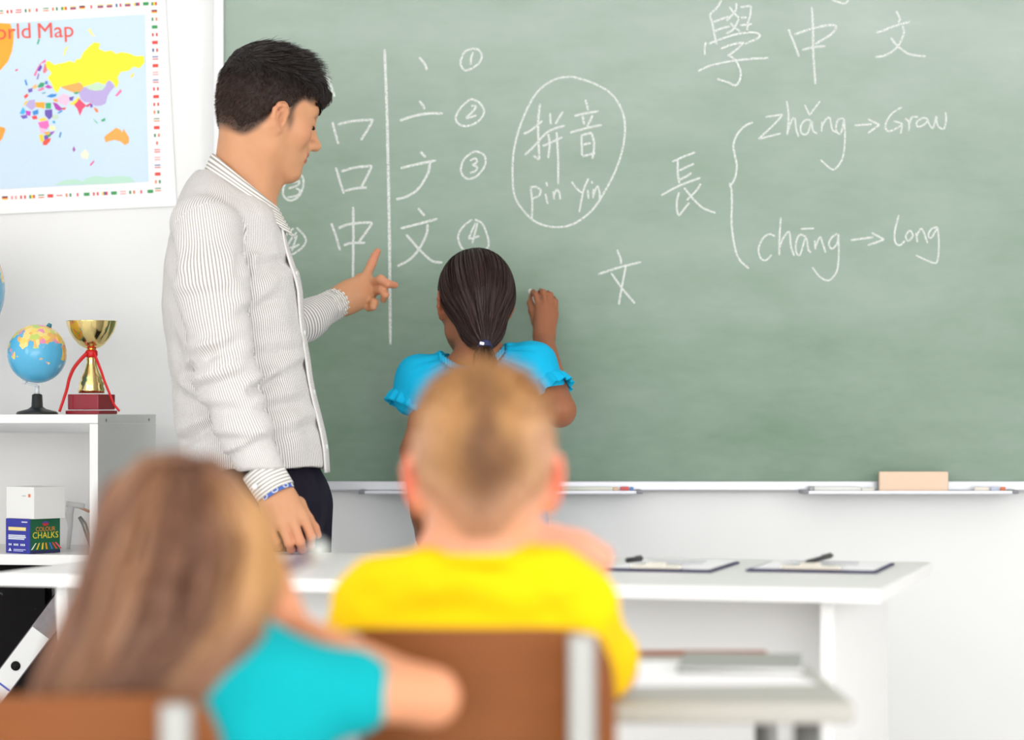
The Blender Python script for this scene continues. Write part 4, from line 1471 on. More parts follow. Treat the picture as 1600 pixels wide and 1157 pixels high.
def clipboard(near_l, near_r, depth, label, pen):
    a = on_plane(near_l[0], near_l[1], DZ)
    b_ = on_plane(near_r[0], near_r[1], DZ)
    ang = DA
    wd = float(np.linalg.norm(b_ - a)) * 0.985
    root = empty('clipboard', (a[0], a[1], DZ), ang)
    tag(root, label, 'clipboard', 'clipboards on the teacher desk')
    box('board', (wd / 2, depth / 2, 0.0022), (wd, depth, 0.0036), m_clipb, root, 0.001)
    pg = MB()
    for i in range(3):
        pg.box((wd / 2 + 0.002 * i, depth / 2 + 0.008, 0.0046 + 0.0007 * i), (wd - 0.014, depth - 0.024, 0.0005), M=Matrix.Rotation(0.006 * (i - 1), 4, 'Z'))
    pg.build('sheets', m_paper, root)
    wr = MB()
    for r in range(5):
        wr.box((wd / 2 - 0.01 + 0.01 * (r % 2), depth * 0.4 + r * 0.03, 0.0067), (wd * (0.5 + 0.06 * (r % 3)), 0.0035, 0.0003))
    wr.build('printed_line', mat('grey_print', (170, 172, 180), 0.6), root)
    cl = MB().box((wd / 2, 0.006, 0.0085), (wd * 0.46, 0.012, 0.007), bev=0.002).box((wd / 2, 0.018, 0.010), (wd * 0.34, 0.022, 0.004), bev=0.0015)
    cl.box((wd / 2, 0.006, 0.0135), (0.035, 0.010, 0.006), bev=0.002)
    cl.build('metal_clip', mat('bright_metal', (215, 210, 200), 0.25, 0.7), root)
    return root


cbA = clipboard((938, 893), (1110, 897), 0.26, 'clipboard with white sheets nearer the middle of the white desk', None)
cbB = clipboard((1165, 894), (1368, 899), 0.245, 'clipboard with white sheets nearer the right end of the white desk', None)
for (a, b_, z0, z1_, lab) in (((978, 886), (1003, 883), 0.0080, 0.0080, 'black pen lying on the sheets of the clipboard nearer the desk middle'),
                              ((1258, 890), (1300, 884), 0.0080, 0.014, 'black capped pen sticking up from the clipboard at the right desk end')):
    A3, B3 = on_plane(a[0], a[1], DZ), on_plane(b_[0], b_[1], DZ)
    A3[2], B3[2] = DZ + z0 + 0.003, DZ + z1_ + 0.003
    po = MB().tube([A3, A3 + (B3 - A3) * 0.08, A3 + (B3 - A3) * 0.92, B3], [0.0015, 0.0042, 0.0045, 0.003], 12).build('pen', m_pen)
    tag(po, lab, 'pen')
    MB().tube([A3 + (B3 - A3) * 0.6 + [0, 0, 0.005], A3 + (B3 - A3) * 0.95 + [0, 0, 0.005]], 0.0012, 8).build('pocket_clip', m_steel, po)

# ------------------------------------------------------------------ pupils' table and chairs
PZ = 0.68
PT = empty('pupil_table', (-0.05, 3.25, 0))
tag(PT, 'grey pupils table with brown wooden back edge in front of the blond boy', 'table')
tx0, tx1, ty0, ty1 = -0.47, 0.447, -0.29, 0.30
m_top = mat('grey_laminate', (176, 174, 168), 0.4, var=0.04, scale=30)
box('table_top', ((tx0 + tx1) / 2, (ty0 + ty1) / 2, PZ - 0.0125), (tx1 - tx0, ty1 - ty0, 0.025), m_top, PT, 0.006)
box('wooden_edge', ((tx0 + tx1) / 2 - 0.02, ty1 - 0.008, PZ + 0.003), (tx1 - tx0 - 0.05, 0.014, 0.007), mat('brown_wood', (150, 98, 78), 0.45, var=0.15, scale=20, stretch=(0.4, 3, 3)), PT, 0.002)
for x in (tx0 + 0.05, tx1 - 0.05):
    for y in (ty0 + 0.05, ty1 - 0.05):
        MB().tube([(x, y, 0.0), (x, y, PZ - 0.025)], 0.016, 14).build('leg', m_steel, PT)
box('apron', ((tx0 + tx1) / 2, ty1 - 0.05, PZ - 0.05), (tx1 - tx0 - 0.14, 0.02, 0.04), m_steel, PT, 0.002)


def sheet(c, d, ang, z, label, name='paper_sheet', m=m_paper, cat='paper', th=0.0012):
    o = MB().box((0, 0, 0), (d[0], d[1], th), M=Matrix.Rotation(ang, 4, 'Z')).build(name, m)
    o.location = (c[0], c[1], z + th / 2)
    tag(o, label, cat)
    return o


sheet(on_plane(1085, 1042, PZ)[:2] + [0, -0.09], (0.235, 0.297), 0.12, PZ + 0.0004, 'loose white sheet lying flat on the pupils table right of the blond boy')
nb_ = empty('notebook', (0.215, 3.40, PZ + 0.002), -0.12)
tag(nb_, 'closed grey notebook at the right end of the pupils table', 'notebook')
box('cover', (0.09, -0.02, 0.004), (0.16, 0.20, 0.008), mat('grey_cover', (150, 152, 146), 0.5, var=0.06), nb_, 0.002)
box('pages', (0.092, -0.021, 0.0045), (0.158, 0.198, 0.0045), m_paper, nb_, 0.0005)

m_ply = mat('plywood_brown', (128, 72, 30), 0.55, var=0.14, scale=9, stretch=(0.5, 1, 5), spec=0.25)


def chair(x, y, ztop_, wd, label, rz=0.0):
    root = empty('school_chair', (x, y, 0), rz)
    tag(root, label, 'chair', 'school chairs of the pupils')
    # curved plywood back rest
    n = 18
    pts_f, pts_b = [], []
    hgt = 0.21
    Vv, Ff = [], []
    for side in (0, 1):
        for j in range(9):
            v = j / 8.0
            for i in range(n + 1):
                u = -1 + 2 * i / n
                rr = 1 - 0.10 * max(0, (v - 0.70) / 0.30) ** 2.5 if v > 0.7 else (1 - 0.10 * max(0, (0.3 - v) / 0.3) ** 2.5 if v < 0.3 else 1)
                Vv.append((u * rr * wd / 2, 0.035 * u * u + 0.012 * side, ztop_ - hgt + v * hgt - 0.012 * (abs(u) ** 6) * (1 if v > 0.5 else -1)))
    s1 = 9 * (n + 1)
    for j in range(8):
        for i in range(n):
            a = j * (n + 1) + i
            Ff.append((a, a + 1, a + n + 2, a + n + 1))
            Ff.append((s1 + a + 1, s1 + a, s1 + a + n + 1, s1 + a + n + 2))
    rim = [j * (n + 1) for j in range(9)] + [8 * (n + 1) + i for i in range(1, n + 1)] + [j * (n + 1) + n for j in range(7, -1, -1)] + [i for i in range(n - 1, 0, -1)]
    for k in range(len(rim)):
        a, b_ = rim[k], rim[(k + 1) % len(rim)]
        Ff.append((b_, a, s1 + a, s1 + b_))
    o = MB().add(Vv, Ff).build('backrest', m_ply, root)
    seat = MB()
    seat.box((0, 0.23, 0.415), (0.37, 0.36, 0.012), bev=0.005)
    seat.build('seat', m_ply, root)
    pw = 0.237 / 2
    for s in (-1, 1):
        yy = 0.010 * 1
        MB().box((s * pw, -0.0105, (ztop_ - 0.004 + 0.40) / 2), (0.0285, 0.019, ztop_ - 0.004 - 0.40), bev=0.005).build('back_post', m_steel, root)
        MB().tube([(s * 0.17, 0.02, 0.012), (s * 0.155, 0.06, 0.40)], 0.012, 12).build('leg', m_steel, root)
        MB().tube([(s * 0.17, 0.42, 0.012), (s * 0.155, 0.38, 0.40)], 0.012, 12).build('leg', m_steel, root)
        MB().tube([(s * 0.155, -0.005, 0.40), (s * 0.155, 0.40, 0.40)], 0.012, 12).build('seat_rail', m_steel, root)
        for yq in (0.02, 0.42):
            MB().tube([(s * 0.17, yq, 0), (s * 0.17, yq, 0.02)], 0.015, 12).build('foot_cap', m_dark_plastic, root)
    return root


cx = P((543 + 907) / 2, 0, 2.58)[0]
chair(cx, 2.58, P(0, 983, 2.58)[2], 0.310, 'brown plywood school chair with grey steel posts behind the blond boy')

# ------------------------------------------------------------------ people
m_skin = attr_mat('skin', 0.5, 0.12, 0.012, var=0.05, scale=45, bump=0.08, bscale=500, spec=0.35)
m_hair = attr_mat('hair_strands', 0.42, spec=0.4)
m_hair_under = attr_mat('hair_mass', 0.6, spec=0.25)


def sstep(a, b, x):
    t = np.clip((x - a) / (b - a), 0, 1)
    return t * t * (3 - 2 * t)


def mixc(c, d, w):
    return c * (1 - w[:, None]) + np.asarray(d)[None] * w[:, None]


def face_colours(V, O, M, s, base, lips, blush):
    """the skin's own tints: lips, cheeks, ears, knuckles are left to the base"""
    q = local(V, O, M, s)
    c = np.broadcast_to(lin(base), (len(V), 3)).copy()
    w = np.exp(-(((q[:, 0] - 0.066) / 0.03) ** 2 + ((np.abs(q[:, 1]) - 0.045) / 0.022) ** 2 + ((q[:, 2] + 0.015) / 0.02) ** 2)) * 0.55
    c = mixc(c, lin(blush), w)
    w = np.exp(-(((q[:, 0] + 0.006) / 0.02) ** 2 + ((np.abs(q[:, 1]) - 0.085) / 0.010) ** 2 + ((q[:, 2] - 0.003) / 0.03) ** 2)) * 0.5
    c = mixc(c, lin(blush), w)
    w = sstep(0.080, 0.086, q[:, 0]) * (1 - sstep(0.022, 0.027, np.abs(q[:, 1]))) * sstep(-0.0705, -0.0675, q[:, 2]) * (1 - sstep(-0.0490, -0.0470, q[:, 2]))
    c = mixc(c, lin(lips), w * 0.8)
    return c


def surf(sd, C, d, rmax=0.25):
    """where rays from C along unit directions d leave the shape"""
    lo = np.full(len(d), 0.01, np.float32)
    hi = np.full(len(d), rmax, np.float32)
    for _ in range(16):
        m = (lo + hi) / 2
        ins = sd((C + d * m[:, None]).astype(np.float32)) < 0
        lo = np.where(ins, m, lo)
        hi = np.where(ins, hi, m)
    return C + d * lo[:, None]


def band(name, A, B, ra, rb, th, m, parent, n=48, rows=5, wav=None, attr=True):
    """an open cuff or hem about the axis A-B with real thickness; 'su' counts along the axis"""
    A, B = np.asarray(A, float), np.asarray(B, float)
    t = unit(B - A)
    u = unit(np.cross(t, [0, 1.0, 0.1]))
    v = np.cross(t, u)
    L = np.linalg.norm(B - A)
    V, F, SU = [], [], []
    prof = [(i / (rows - 1), 0) for i in range(rows)] + [(1 - i / (rows - 1), -th) for i in range(rows)]
    k = len(prof)
    for i in range(n):
        a = 2 * math.pi * i / n
        for f, dr in prof:
            r = ra + (rb - ra) * f + dr
            if wav:
                r += wav(a, f)
            V.append(A + t * L * f + (u * math.cos(a) + v * math.sin(a)) * r)
            SU.append(L * f)
    for i in range(n):
        for q in range(k):
            F.append((i * k + q, ((i + 1) % n) * k + q, ((i + 1) % n) * k + (q + 1) % k, i * k + (q + 1) % k))
    return link(name, np_mesh(name, V, np.array(F), True, {'su': ('FLOAT', SU)}), m, parent)


def stripe_mat(name, base, line, period, duty=0.42):
    m, nt, b = new_mat(name)
    a = nt.nodes.new('ShaderNodeAttribute')
    a.attribute_name = 'su'
    mu = nt.nodes.new('ShaderNodeMath')
    mu.operation = 'MULTIPLY'
    mu.inputs[1].default_value = 2 * math.pi / period
    nt.links.new(a.outputs['Fac'], mu.inputs[0])
    sn = nt.nodes.new('ShaderNodeMath')
    sn.operation = 'SINE'
    nt.links.new(mu.outputs[0], sn.inputs[0])
    mr = nt.nodes.new('ShaderNodeMapRange')
    mr.interpolation_type = 'SMOOTHSTEP'
    mr.inputs[1].default_value = math.sin(math.pi * (0.5 - duty)) - 0.25
    mr.inputs[2].default_value = math.sin(math.pi * (0.5 - duty)) + 0.25
    nt.links.new(sn.outputs[0], mr.inputs[0])
    tc = nt.nodes.new('ShaderNodeTexCoord')
    mx = nt.nodes.new('ShaderNodeMix')
    mx.data_type = 'RGBA'
    mx.inputs[6].default_value = rgba(base)
    mx.inputs[7].default_value = rgba(line)
    nt.links.new(mr.outputs[0], mx.inputs[0])
    nt.links.new(mx.outputs[2], b.inputs['Base Color'])
    b.inputs['Roughness'].default_value = 0.85
    b.inputs['Specular IOR Level'].default_value = 0.15
    b.inputs['Sheen Weight'].default_value = 0.1
    n2 = nt.nodes.new('ShaderNodeTexNoise')
    n2.inputs['Scale'].default_value = 26
    n2.inputs['Detail'].default_value = 4
    nt.links.new(tc.outputs['Object'], n2.inputs['Vector'])
    bp = nt.nodes.new('ShaderNodeBump')
    bp.inputs['Strength'].default_value = 0.35
    bp.inputs['Distance'].default_value = 0.008
    nt.links.new(n2.outputs['Fac'], bp.inputs['Height'])
    nt.links.new(bp.outputs['Normal'], b.inputs['Normal'])
    return m


def cloth_mat(name, col, var=0.05, bump=0.3, bscale=30, rough=0.9, dist=0.008):
    m = mat(name, col, rough, var=var, scale=18, bump=bump, bscale=bscale, spec=0.15)
    for n in m.node_tree.nodes:
        if n.type == 'BUMP':
            n.inputs['Distance'].default_value = dist
    return m


def folds(V, N, lines, Y):
    """pressed folds: each line ((x1,y1),(x2,y2),depth,width) in photo pixels at depth Y"""
    d = np.zeros(len(V), np.float32)
    for a, b, amp, w in lines:
        A, B = P(a[0], a[1], Y)[[0, 2]], P(b[0], b[1], Y)[[0, 2]]
        p = V[:, [0, 2]]
        ab = B - A
        tt = np.clip(((p - A) @ ab) / (ab @ ab), -0.1, 1.1)
        v = p - A - tt[:, None] * ab
        nrm = np.array([-ab[1], ab[0]]) / np.linalg.norm(ab)
        sd_ = v @ nrm
        r = np.linalg.norm(v, axis=1)
        fade = np.exp(-np.maximum(np.abs(tt - 0.5) - 0.35, 0) ** 2 / 0.03)
        e = np.where(r < 4 * w, np.exp(-(r / w) ** 2) - 0.9 * np.exp(-((sd_ - 1.5 * w) / w) ** 2) * np.exp(-((r - np.abs(sd_)) / w) ** 2), 0)
        d -= amp * e * fade * (N[:, 1] < 0.2)
    return d


def hairs(n, sd, O, M, s, sampler, length, direct, width, colf, seed, segs=4, lift=0.0):
    """short hair: roots on the shape sd, sampled by direction in the head frame"""
    rs = np.random.RandomState(seed)
    d = rs.normal(size=(n * 3, 3))
    d /= np.linalg.norm(d, axis=1, keepdims=True)
    keep = sampler(d, rs)
    d = d[keep][:n]
    C = O + M @ (np.array([-0.01, 0, 0.035]) * s)
    p = surf(sd, C, (d @ M.T).astype(np.float32))
    q = local(p, O, M, s)
    L = length(q, rs)[:, None] * s
    D = direct(q, d, rs)
    D /= np.linalg.norm(D, axis=1, keepdims=True)
    T = np.linspace(0, 1, segs)
    out = np.zeros((len(p), segs, 3), np.float32)
    Dw = D @ M.T
    nw = d @ M.T
    for i, t in enumerate(T):
        out[:, i] = p + Dw * L * t + nw * (lift * s * t * (1 - 0.6 * t)) - nw * 0.001
    return out, colf(q, rs), q


def shoe(name, p, f, L, m, parent):
    sd = SDF()
    f = unit([f[0], f[1], 0])
    p = np.array([p[0], p[1], 0.0])
    k = L / 0.28
    sd.cone(p - f * 0.06 * k + [0, 0, 0.045 * k], p + f * 0.05 * k + [0, 0, 0.042 * k], 0.042 * k, 0.044 * k, 0.03)
    sd.cone(p + f * 0.05 * k + [0, 0, 0.04 * k], p + f * 0.16 * k + [0, 0, 0.032 * k], 0.043 * k, 0.032 * k, 0.03)
    sd.cone(p - f * 0.04 * k + [0, 0, 0.05 * k], p - f * 0.03 * k + [0, 0, 0.10 * k], 0.038 * k, 0.036 * k, 0.03)
    sd.cut(p + [0, 0, 0.001], [0, 0, -1])
    V, F = sd.mesh(0.008)
    return link(name, np_mesh(name, V, F), m, parent)


# ================================================================== the teacher
yaw, pit = math.radians(25), math.radians(14)
f_ = np.array([math.cos(yaw) * math.cos(pit), math.sin(yaw) * math.cos(pit), -math.sin(pit)])
TM = frame(f_, [0, 0, 1])
TS = 0.96
TO = P(437, 179, 4.98) + TM[:, 1] * 0.075 * TS
sd = SDF()
L = head(sd, TO, TM, TS, ez=0.88)
nb0 = P(376, 318, 5.05)
sd.cone(L(-0.034, 0, -0.035), nb0, 0.056, 0.060, 0.03)
sd.cone(L(-0.012, 0, -0.060), P(390, 318, 5.05), 0.036, 0.042, 0.03)
sd.ell(P(421, 290, 5.055), (0.012, 0.012, 0.016), k=0.03)
for a in (1, -1):
    sd.cone(L(-0.02, 0.052 * a, -0.03), P(405, 325, 5.05 + 0.02 * a), 0.020, 0.014, 0.03)
sh_n, sh_f = P(322, 356, 4.865), P(372, 350, 5.235)
sd.chain([sh_n, nb0 + [0, 0, -0.035], sh_f], [0.042, 0.045, 0.042], 0.05)
sd.cone(P(360, 450, 5.05), P(380, 600, 5.05), 0.13, 0.14, 0.05, [1, 0, 0], 1.5)
sd.cone(P(380, 600, 5.05), P(408, 740, 5.05), 0.13, 0.115, 0.05, [1, 0, 0], 1.5)
el_n, wr_n = P(352, 580, 4.80), P(431, 772, 4.770)
sd.chain([sh_n, el_n, wr_n], [0.042, 0.035, 0.024], 0.03)
el_f, wr_f = P(430, 522, 5.38), P(535, 470, 5.535)
sd.chain([sh_f, el_f, wr_f], [0.046, 0.036, 0.024], 0.03)
hand(sd, wr_n, (0.15, -1, 0.1), {
    'index': [P(475, 811, 4.762), P(486, 838, 4.756), P(485, 852, 4.776), P(481, 857, 4.798)],
    'middle': [P(458, 816, 4.750), P(469, 847, 4.742), P(472, 859, 4.762), P(469, 860, 4.787)],
    'ring': [P(441, 821, 4.750), P(452, 849, 4.742), P(455, 859, 4.762), P(454, 858, 4.787)],
    'little': [P(424, 828, 4.758), P(432, 847, 4.750), P(436, 855, 4.768), P(437, 854, 4.787)],
    'thumb': [P(466, 788, 4.800), P(480, 812, 4.800), P(490, 826, 4.796), P(496, 836, 4.794)]}, 1.0, 0.027)
hand(sd, wr_f, (0, 1, 0.1), {
    'index': [P(571, 434, 5.560), P(581, 412, 5.585), P(586, 400, 5.598), P(590, 393, 5.608)],
    'middle': [P(582, 444, 5.560), P(595, 437, 5.520), P(606, 444, 5.516), P(617, 446, 5.528)],
    'ring': [P(583, 455, 5.560), P(597, 453, 5.525), P(602, 461, 5.515), P(599, 469, 5.530)],
    'little': [P(577, 466, 5.560), P(585, 473, 5.530), P(583, 480, 5.527), P(576, 483, 5.540)],
    'thumb': [P(554, 448, 5.572), P(563, 437, 5.588), P(572, 436, 5.602), P(580, 440, 5.606)]}, 1.10, 0.027)
t_body = sd
V, F = sd.mesh(0.0026)
V = relax(V, F, 1, 0.4)
# hair shape in the head frame
hs = SDF()


def HE(sd_, O, M, s, c, r, k=0.02, op='+'):
    sd_.ell(O + M @ (np.array(c) * s), np.array(r) * s, M, k, op)


HE(hs, TO, TM, TS, (-0.010, 0, 0.048), (0.1020, 0.0835, 0.090))
HE(hs, TO, TM, TS, (-0.014, 0, 0.080), (0.092, 0.078, 0.074), 0.03)
HE(hs, TO, TM, TS, (-0.034, 0, -0.004), (0.062, 0.073, 0.072), 0.04)
for y in (-0.042, -0.014, 0.014, 0.042):
    hs.chain([L(0.026, y, 0.122 - abs(y) * 0.25), L(0.070, y, 0.098 - abs(y) * 0.3), L(0.0965, y * 0.85 - 0.004, 0.070), L(0.1000, y * 0.75 - 0.006, 0.048)], [0.026, 0.021, 0.012, 0.004], 0.016)
for y in (-1, 1):
    HE(hs, TO, TM, TS, (0.054, 0.080 * y, -0.008), (0.034, 0.034, 0.060), 0.01, '-')
    HE(hs, TO, TM, TS, (0.004, 0.092 * y, -0.046), (0.030, 0.034, 0.066), 0.012, '-')
    HE(hs, TO, TM, TS, (-0.001, 0.096 * y, 0.000), (0.020, 0.024, 0.033), 0.006, '-')
HE(hs, TO, TM, TS, (0.020, 0, -0.075), (0.080, 0.11, 0.060), 0.02, '-')
dh = hs(V)
col = face_colours(V, TO, TM, TS, (208, 151, 112), (178, 98, 86), (212, 132, 104))
q = local(V, TO, TM, TS)
earw = np.clip(2.2 * np.exp(-((q[:, 0] + 0.002) / 0.017) ** 4 - ((q[:, 2] - 0.003) / 0.034) ** 4) * (np.abs(q[:, 1]) > 0.0735), 0, 1)
col = mixc(col, lin((58, 42, 36)), 0.94 * (1 - sstep(0.001, 0.009, dh)) * (q[:, 2] > -0.075) * (1 - earw))
# sideburn
w = np.exp(-((q[:, 0] - 0.028) / 0.007) ** 2 - ((q[:, 2] + 0.004) / 0.02) ** 2) * (np.abs(q[:, 1]) > 0.05)
col = mixc(col, lin((86, 60, 50)), 0.75 * w)
# hands are pinker at the finger ends
for wpt in (wr_n, wr_f):
    dd = np.linalg.norm(V - wpt, axis=1)
    col = mixc(col, lin((222, 140, 112)), 0.65 * sstep(0.05, 0.15, dd) * (dd < 0.22))
teacher = skin_obj('person', V, F, col, m_skin)
tag(teacher, 'standing man in striped shirt and dark trousers pointing at the chalkboard', 'person')

# hair: a matt core and combed locks
Vh, Fh = hs.mesh(0.004)
Nh = normals(Vh, Fh)
Vh = Vh + Nh * (0.0022 * fbm(Vh * 70, 3, 5) - 0.0012)[:, None]
qh = local(Vh, TO, TM, TS)
hair = skin_obj('hair', Vh, Fh, mixc(np.broadcast_to(lin((26, 20, 19)), (len(Vh), 3)), lin((52, 38, 33)), 0.7 * (1 - sstep(0.03, 0.085, qh[:, 2]))), m_hair_under, teacher)


def t_len(q, rs):
    top = sstep(0.055, 0.11, q[:, 2])
    fr = sstep(0.02, 0.075, q[:, 0]) * top
    return (0.006 + 0.020 * top) * (0.7 + 0.6 * rs.rand(len(q)))


def t_dir(q, d, rs):
    top = sstep(0.05, 0.11, q[:, 2])[:, None]
    comb_top = np.array([1.0, -0.15, -0.05]) + d * 0.22
    side = np.stack([-0.25 - 0 * q[:, 0], 0 * q[:, 0], -0.9 + 0 * q[:, 0]], 1) + d * 0.30
    down = (sstep(0.055, 0.09, q[:, 0])[:, None]) * np.array([-0.5, 0, -1.5])
    return comb_top * top + side * (1 - top) + down + rs.normal(size=d.shape) * 0.16


def t_samp(d, rs):
    return (d[:, 2] > -0.75)


paths, cols, hq = hairs(15000, hs, TO, TM, TS, t_samp, t_len, t_dir, 0.001, lambda q, rs: mixc(np.broadcast_to(lin((34, 25, 23)), (len(q), 3)), lin((74, 52, 42)), 0.8 * (1 - sstep(0.03, 0.085, q[:, 2]))) * (0.5 + 0.9 * rs.rand(len(q), 1)), 3, 4, 0.004)
ok = (t_body(paths[:, 0]) > -0.003) & ~((hq[:, 2] < 0.0) & (hq[:, 0] > -0.02)) & ~((np.abs(hq[:, 0]) < 0.022) & (hq[:, 2] < 0.036))
strands('hair_strand', paths[ok], 0.0011, cols[ok], m_hair, hair)['kind'] = 'stuff'
# stubble of the faded sides grows on the skin itself
fd = SDF()
fd.p = [p_i for p_i in t_body.p[:40]]
# brows and lashes
for y in (-1, 1):
    rs = np.random.RandomState(20 + y)
    u = rs.rand(130)
    root_l = np.stack([0.0925 - 0.030 * u ** 1.6, y * (0.014 + 0.038 * u), 0.0335 + 0.008 * np.sin(u * 2.4) + rs.normal(size=130) * 0.0022], 1)
    rw = TO + (root_l * TS) @ TM.T
    C0 = TO
    dirs = (rw - C0) / np.linalg.norm(rw - C0, axis=1, keepdims=True)
    rw = surf(t_body, C0, dirs.astype(np.float32), 0.2)
    tdir = (np.stack([-0.35 + 0 * u, y * 1.0 + 0 * u, 0.25 - 0.5 * u], 1)) @ TM.T
    pth = np.stack([rw, rw + tdir * 0.005 + dirs * 0.0032, rw + tdir * 0.011 + dirs * 0.0020], 1)
    strands('eyebrow', pth, 0.0024, np.broadcast_to(lin((30, 22, 20)), (130, 3)), m_hair, teacher)
    u = np.linspace(0, 1, 40)
    root_l = np.stack([0.0925 - 0.012 * np.abs(u - 0.45) * 1.5, y * (0.019 + 0.030 * u), 0.0035 - 0.003 * np.sin(u * 3.14)], 1)
    rw = TO + (root_l * TS) @ TM.T
    dirs = (rw - C0) / np.linalg.norm(rw - C0, axis=1, keepdims=True)
    rw = surf(t_body, C0, dirs.astype(np.float32), 0.2)
    tdir = (np.stack([1 + 0 * u, y * 0.3 + 0 * u, -0.5 + 0 * u], 1)) @ TM.T
    pth = np.stack([rw - tdir * 0.001, rw + tdir * 0.0015, rw + tdir * 0.004], 1)
    strands('eyelashes', pth, 0.0018, np.broadcast_to(lin((24, 18, 18)), (40, 3)), m_hair, teacher)

# ---- shirt
m_shirt = stripe_mat('striped_shirt', (240, 238, 236), (160, 150, 147), 0.0051)
m_cuff = stripe_mat('striped_cuff', (241, 240, 236), (172, 164, 156), 0.0066)
sh = SDF()
sh.chain([P(353, 440, 5.05), P(362, 480, 5.05), P(378, 600, 5.05), P(396, 720, 5.05), P(400, 790, 5.05)], [0.165, 0.182, 0.180, 0.194, 0.202], 0.04, [1, 0.12, 0], 1.40)
sh.chain([P(316, 352, 4.875), P(336, 338, 4.950), P(352, 326, 5.05), P(362, 338, 5.15), P(372, 352, 5.225)], [0.058, 0.050, 0.048, 0.050, 0.058], 0.05)
sh.cone(P(330, 372, 5.05), P(338, 430, 5.05), 0.140, 0.160, 0.05, [1, 0, 0], 1.9)
sh.cone(P(392, 388, 5.05), P(400, 450, 5.05), 0.085, 0.120, 0.05, [1, 0, 0], 1.7)
sh.chain([sh_n + [0.002, 0, -0.012], P(330, 440, 4.825), el_n, P(384, 668, 4.785), P(411, 736, 4.780)], [0.062, 0.066, 0.058, 0.050, 0.041], 0.022, g=1)
sh.chain([sh_f, P(420, 450, 5.34), el_f + [0, 0, 0.01], P(480, 500, 5.455), P(505, 485, 5.49)], [0.060, 0.058, 0.046, 0.037, 0.033], 0.03, g=3)
sh.cone(P(388, 356, 4.975), P(396, 352, 5.13), 0.052, 0.052, 0.04)
sh.cone(P(345, 190, 5.05), P(378, 272, 5.05), 0.078, 0.066, 0.012, op='-')
hem = P(395, 733, 5.05)
sh.cut(hem, [0.02, -0.02, -1.0], 0.004)
Vs, Fs = sh.mesh(0.0042)
Ns = normals(Vs, Fs)
gp = sh.groups(Vs)
st_ = Vs * np.array([16, 16, 7]) + 3.1
disp = 0.0042 * fbm(st_, 2, 8) + 0.0030 * vnoise(Vs * np.array([9, 9, 26]), 3)
lines = [((288, 588), (384, 540), 0.010, 0.012), ((318, 612), (398, 588), 0.007, 0.012), ((300, 560), (352, 552), 0.006, 0.010), ((326, 640), (404, 640), 0.005, 0.012),
         ((268, 372), (283, 440), 0.007, 0.014), ((384, 398), (388, 440), 0.007, 0.010), ((392, 420), (442, 402), 0.004, 0.010),
         ((384, 500), (436, 462), 0.006, 0.012), ((402, 616), (440, 588), 0.009, 0.010), ((410, 642), (470, 628), 0.006, 0.012), ((398, 560), (470, 545), 0.004, 0.014),
         ((278, 694), (342, 662), 0.010, 0.013), ((266, 606), (322, 640), 0.007, 0.013), ((262, 520), (300, 590), 0.005, 0.014), ((345, 684), (430, 688), 0.005, 0.010), ((368, 712), (418, 692), 0.006, 0.008),
         ((262, 440), (290, 520), 0.006, 0.014), ((420, 690), (498, 660), 0.005, 0.013), ((430, 600), (484, 560), 0.005, 0.012), ((296, 470), (380, 462), 0.004, 0.014), ((452, 400), (400, 440), 0.004, 0.012)]
disp = disp + folds(Vs, Ns, lines, 4.92)
Vs = Vs + Ns * disp[:, None]
# fabric coordinate for the stripes: round the body, along each sleeve
axz = np.array([P(357, 388, 5.05), P(362, 470, 5.05), P(378, 600, 5.05), P(394, 720, 5.05)])
zz = axz[::-1, 2]
cxs = np.interp(Vs[:, 2], zz, axz[::-1, 0])
su = np.arctan2((Vs[:, 0] - cxs) / 0.135, -(Vs[:, 1] - 5.05) / 0.188) * 0.163


def sleeve_su(V, pts, r):
    best = np.full(len(V), 9.0)
    out = np.zeros(len(V))
    for a, b_ in zip(pts[:-1], pts[1:]):
        ba = b_ - a
        t = np.clip(((V - a) @ ba) / (ba @ ba), 0, 1)
        v = V - a - t[:, None] * ba
        d = np.linalg.norm(v, axis=1)
        tn = unit(ba)
        e1 = unit(np.array([0, -1.0, 0]) - tn * tn[1] * -1.0)
        e2 = np.cross(tn, e1)
        an = np.arctan2(v @ e2, v @ e1) * r
        m = d < best
        best[m] = d[m]
        out[m] = an[m]
    return out


s1_ = sleeve_su(Vs, [sh_n, el_n, P(411, 736, 4.780)], 0.062)
s3_ = sleeve_su(Vs, [sh_f, el_f, P(505, 485, 5.49)], 0.05)
fa_ = unit(P(505, 485, 5.49) - el_f)
su = np.where(gp == 1, s1_, np.where(gp == 3, ((Vs - el_f) @ fa_) * 0.72, su))
shirt = link('shirt', np_mesh('shirt', Vs, Fs, True, {'su': ('FLOAT', su)}), m_shirt, teacher)

cn = band('cuff', P(408.5, 733, 4.782), P(431, 771, 4.772), 0.0385, 0.0375, 0.0025, m_cuff, shirt, wav=lambda a, f: 0.0010 * math.sin(5 * a + 2 * f))
MB().lathe([(0.0055, 0), (0.0055, 0.0018), (0.003, 0.0024)], 14, M=Matrix.Translation(Vector(P(398, 761, 4.735))) @ Matrix.Rotation(math.pi / 2, 4, 'X')).build('button', m_white, cn)
band('cuff', P(497, 489, 5.483), P(521, 476.5, 5.520), 0.0355, 0.0325, 0.0025, m_cuff, shirt, wav=lambda a, f: 0.0012 * math.sin(7 * a))
band('cuff', P(520, 477, 5.518), P(533, 470.5, 5.535), 0.0340, 0.0305, 0.0025, m_cuff, shirt, wav=lambda a, f: 0.0020 * math.sin(17 * a + 2 * f))
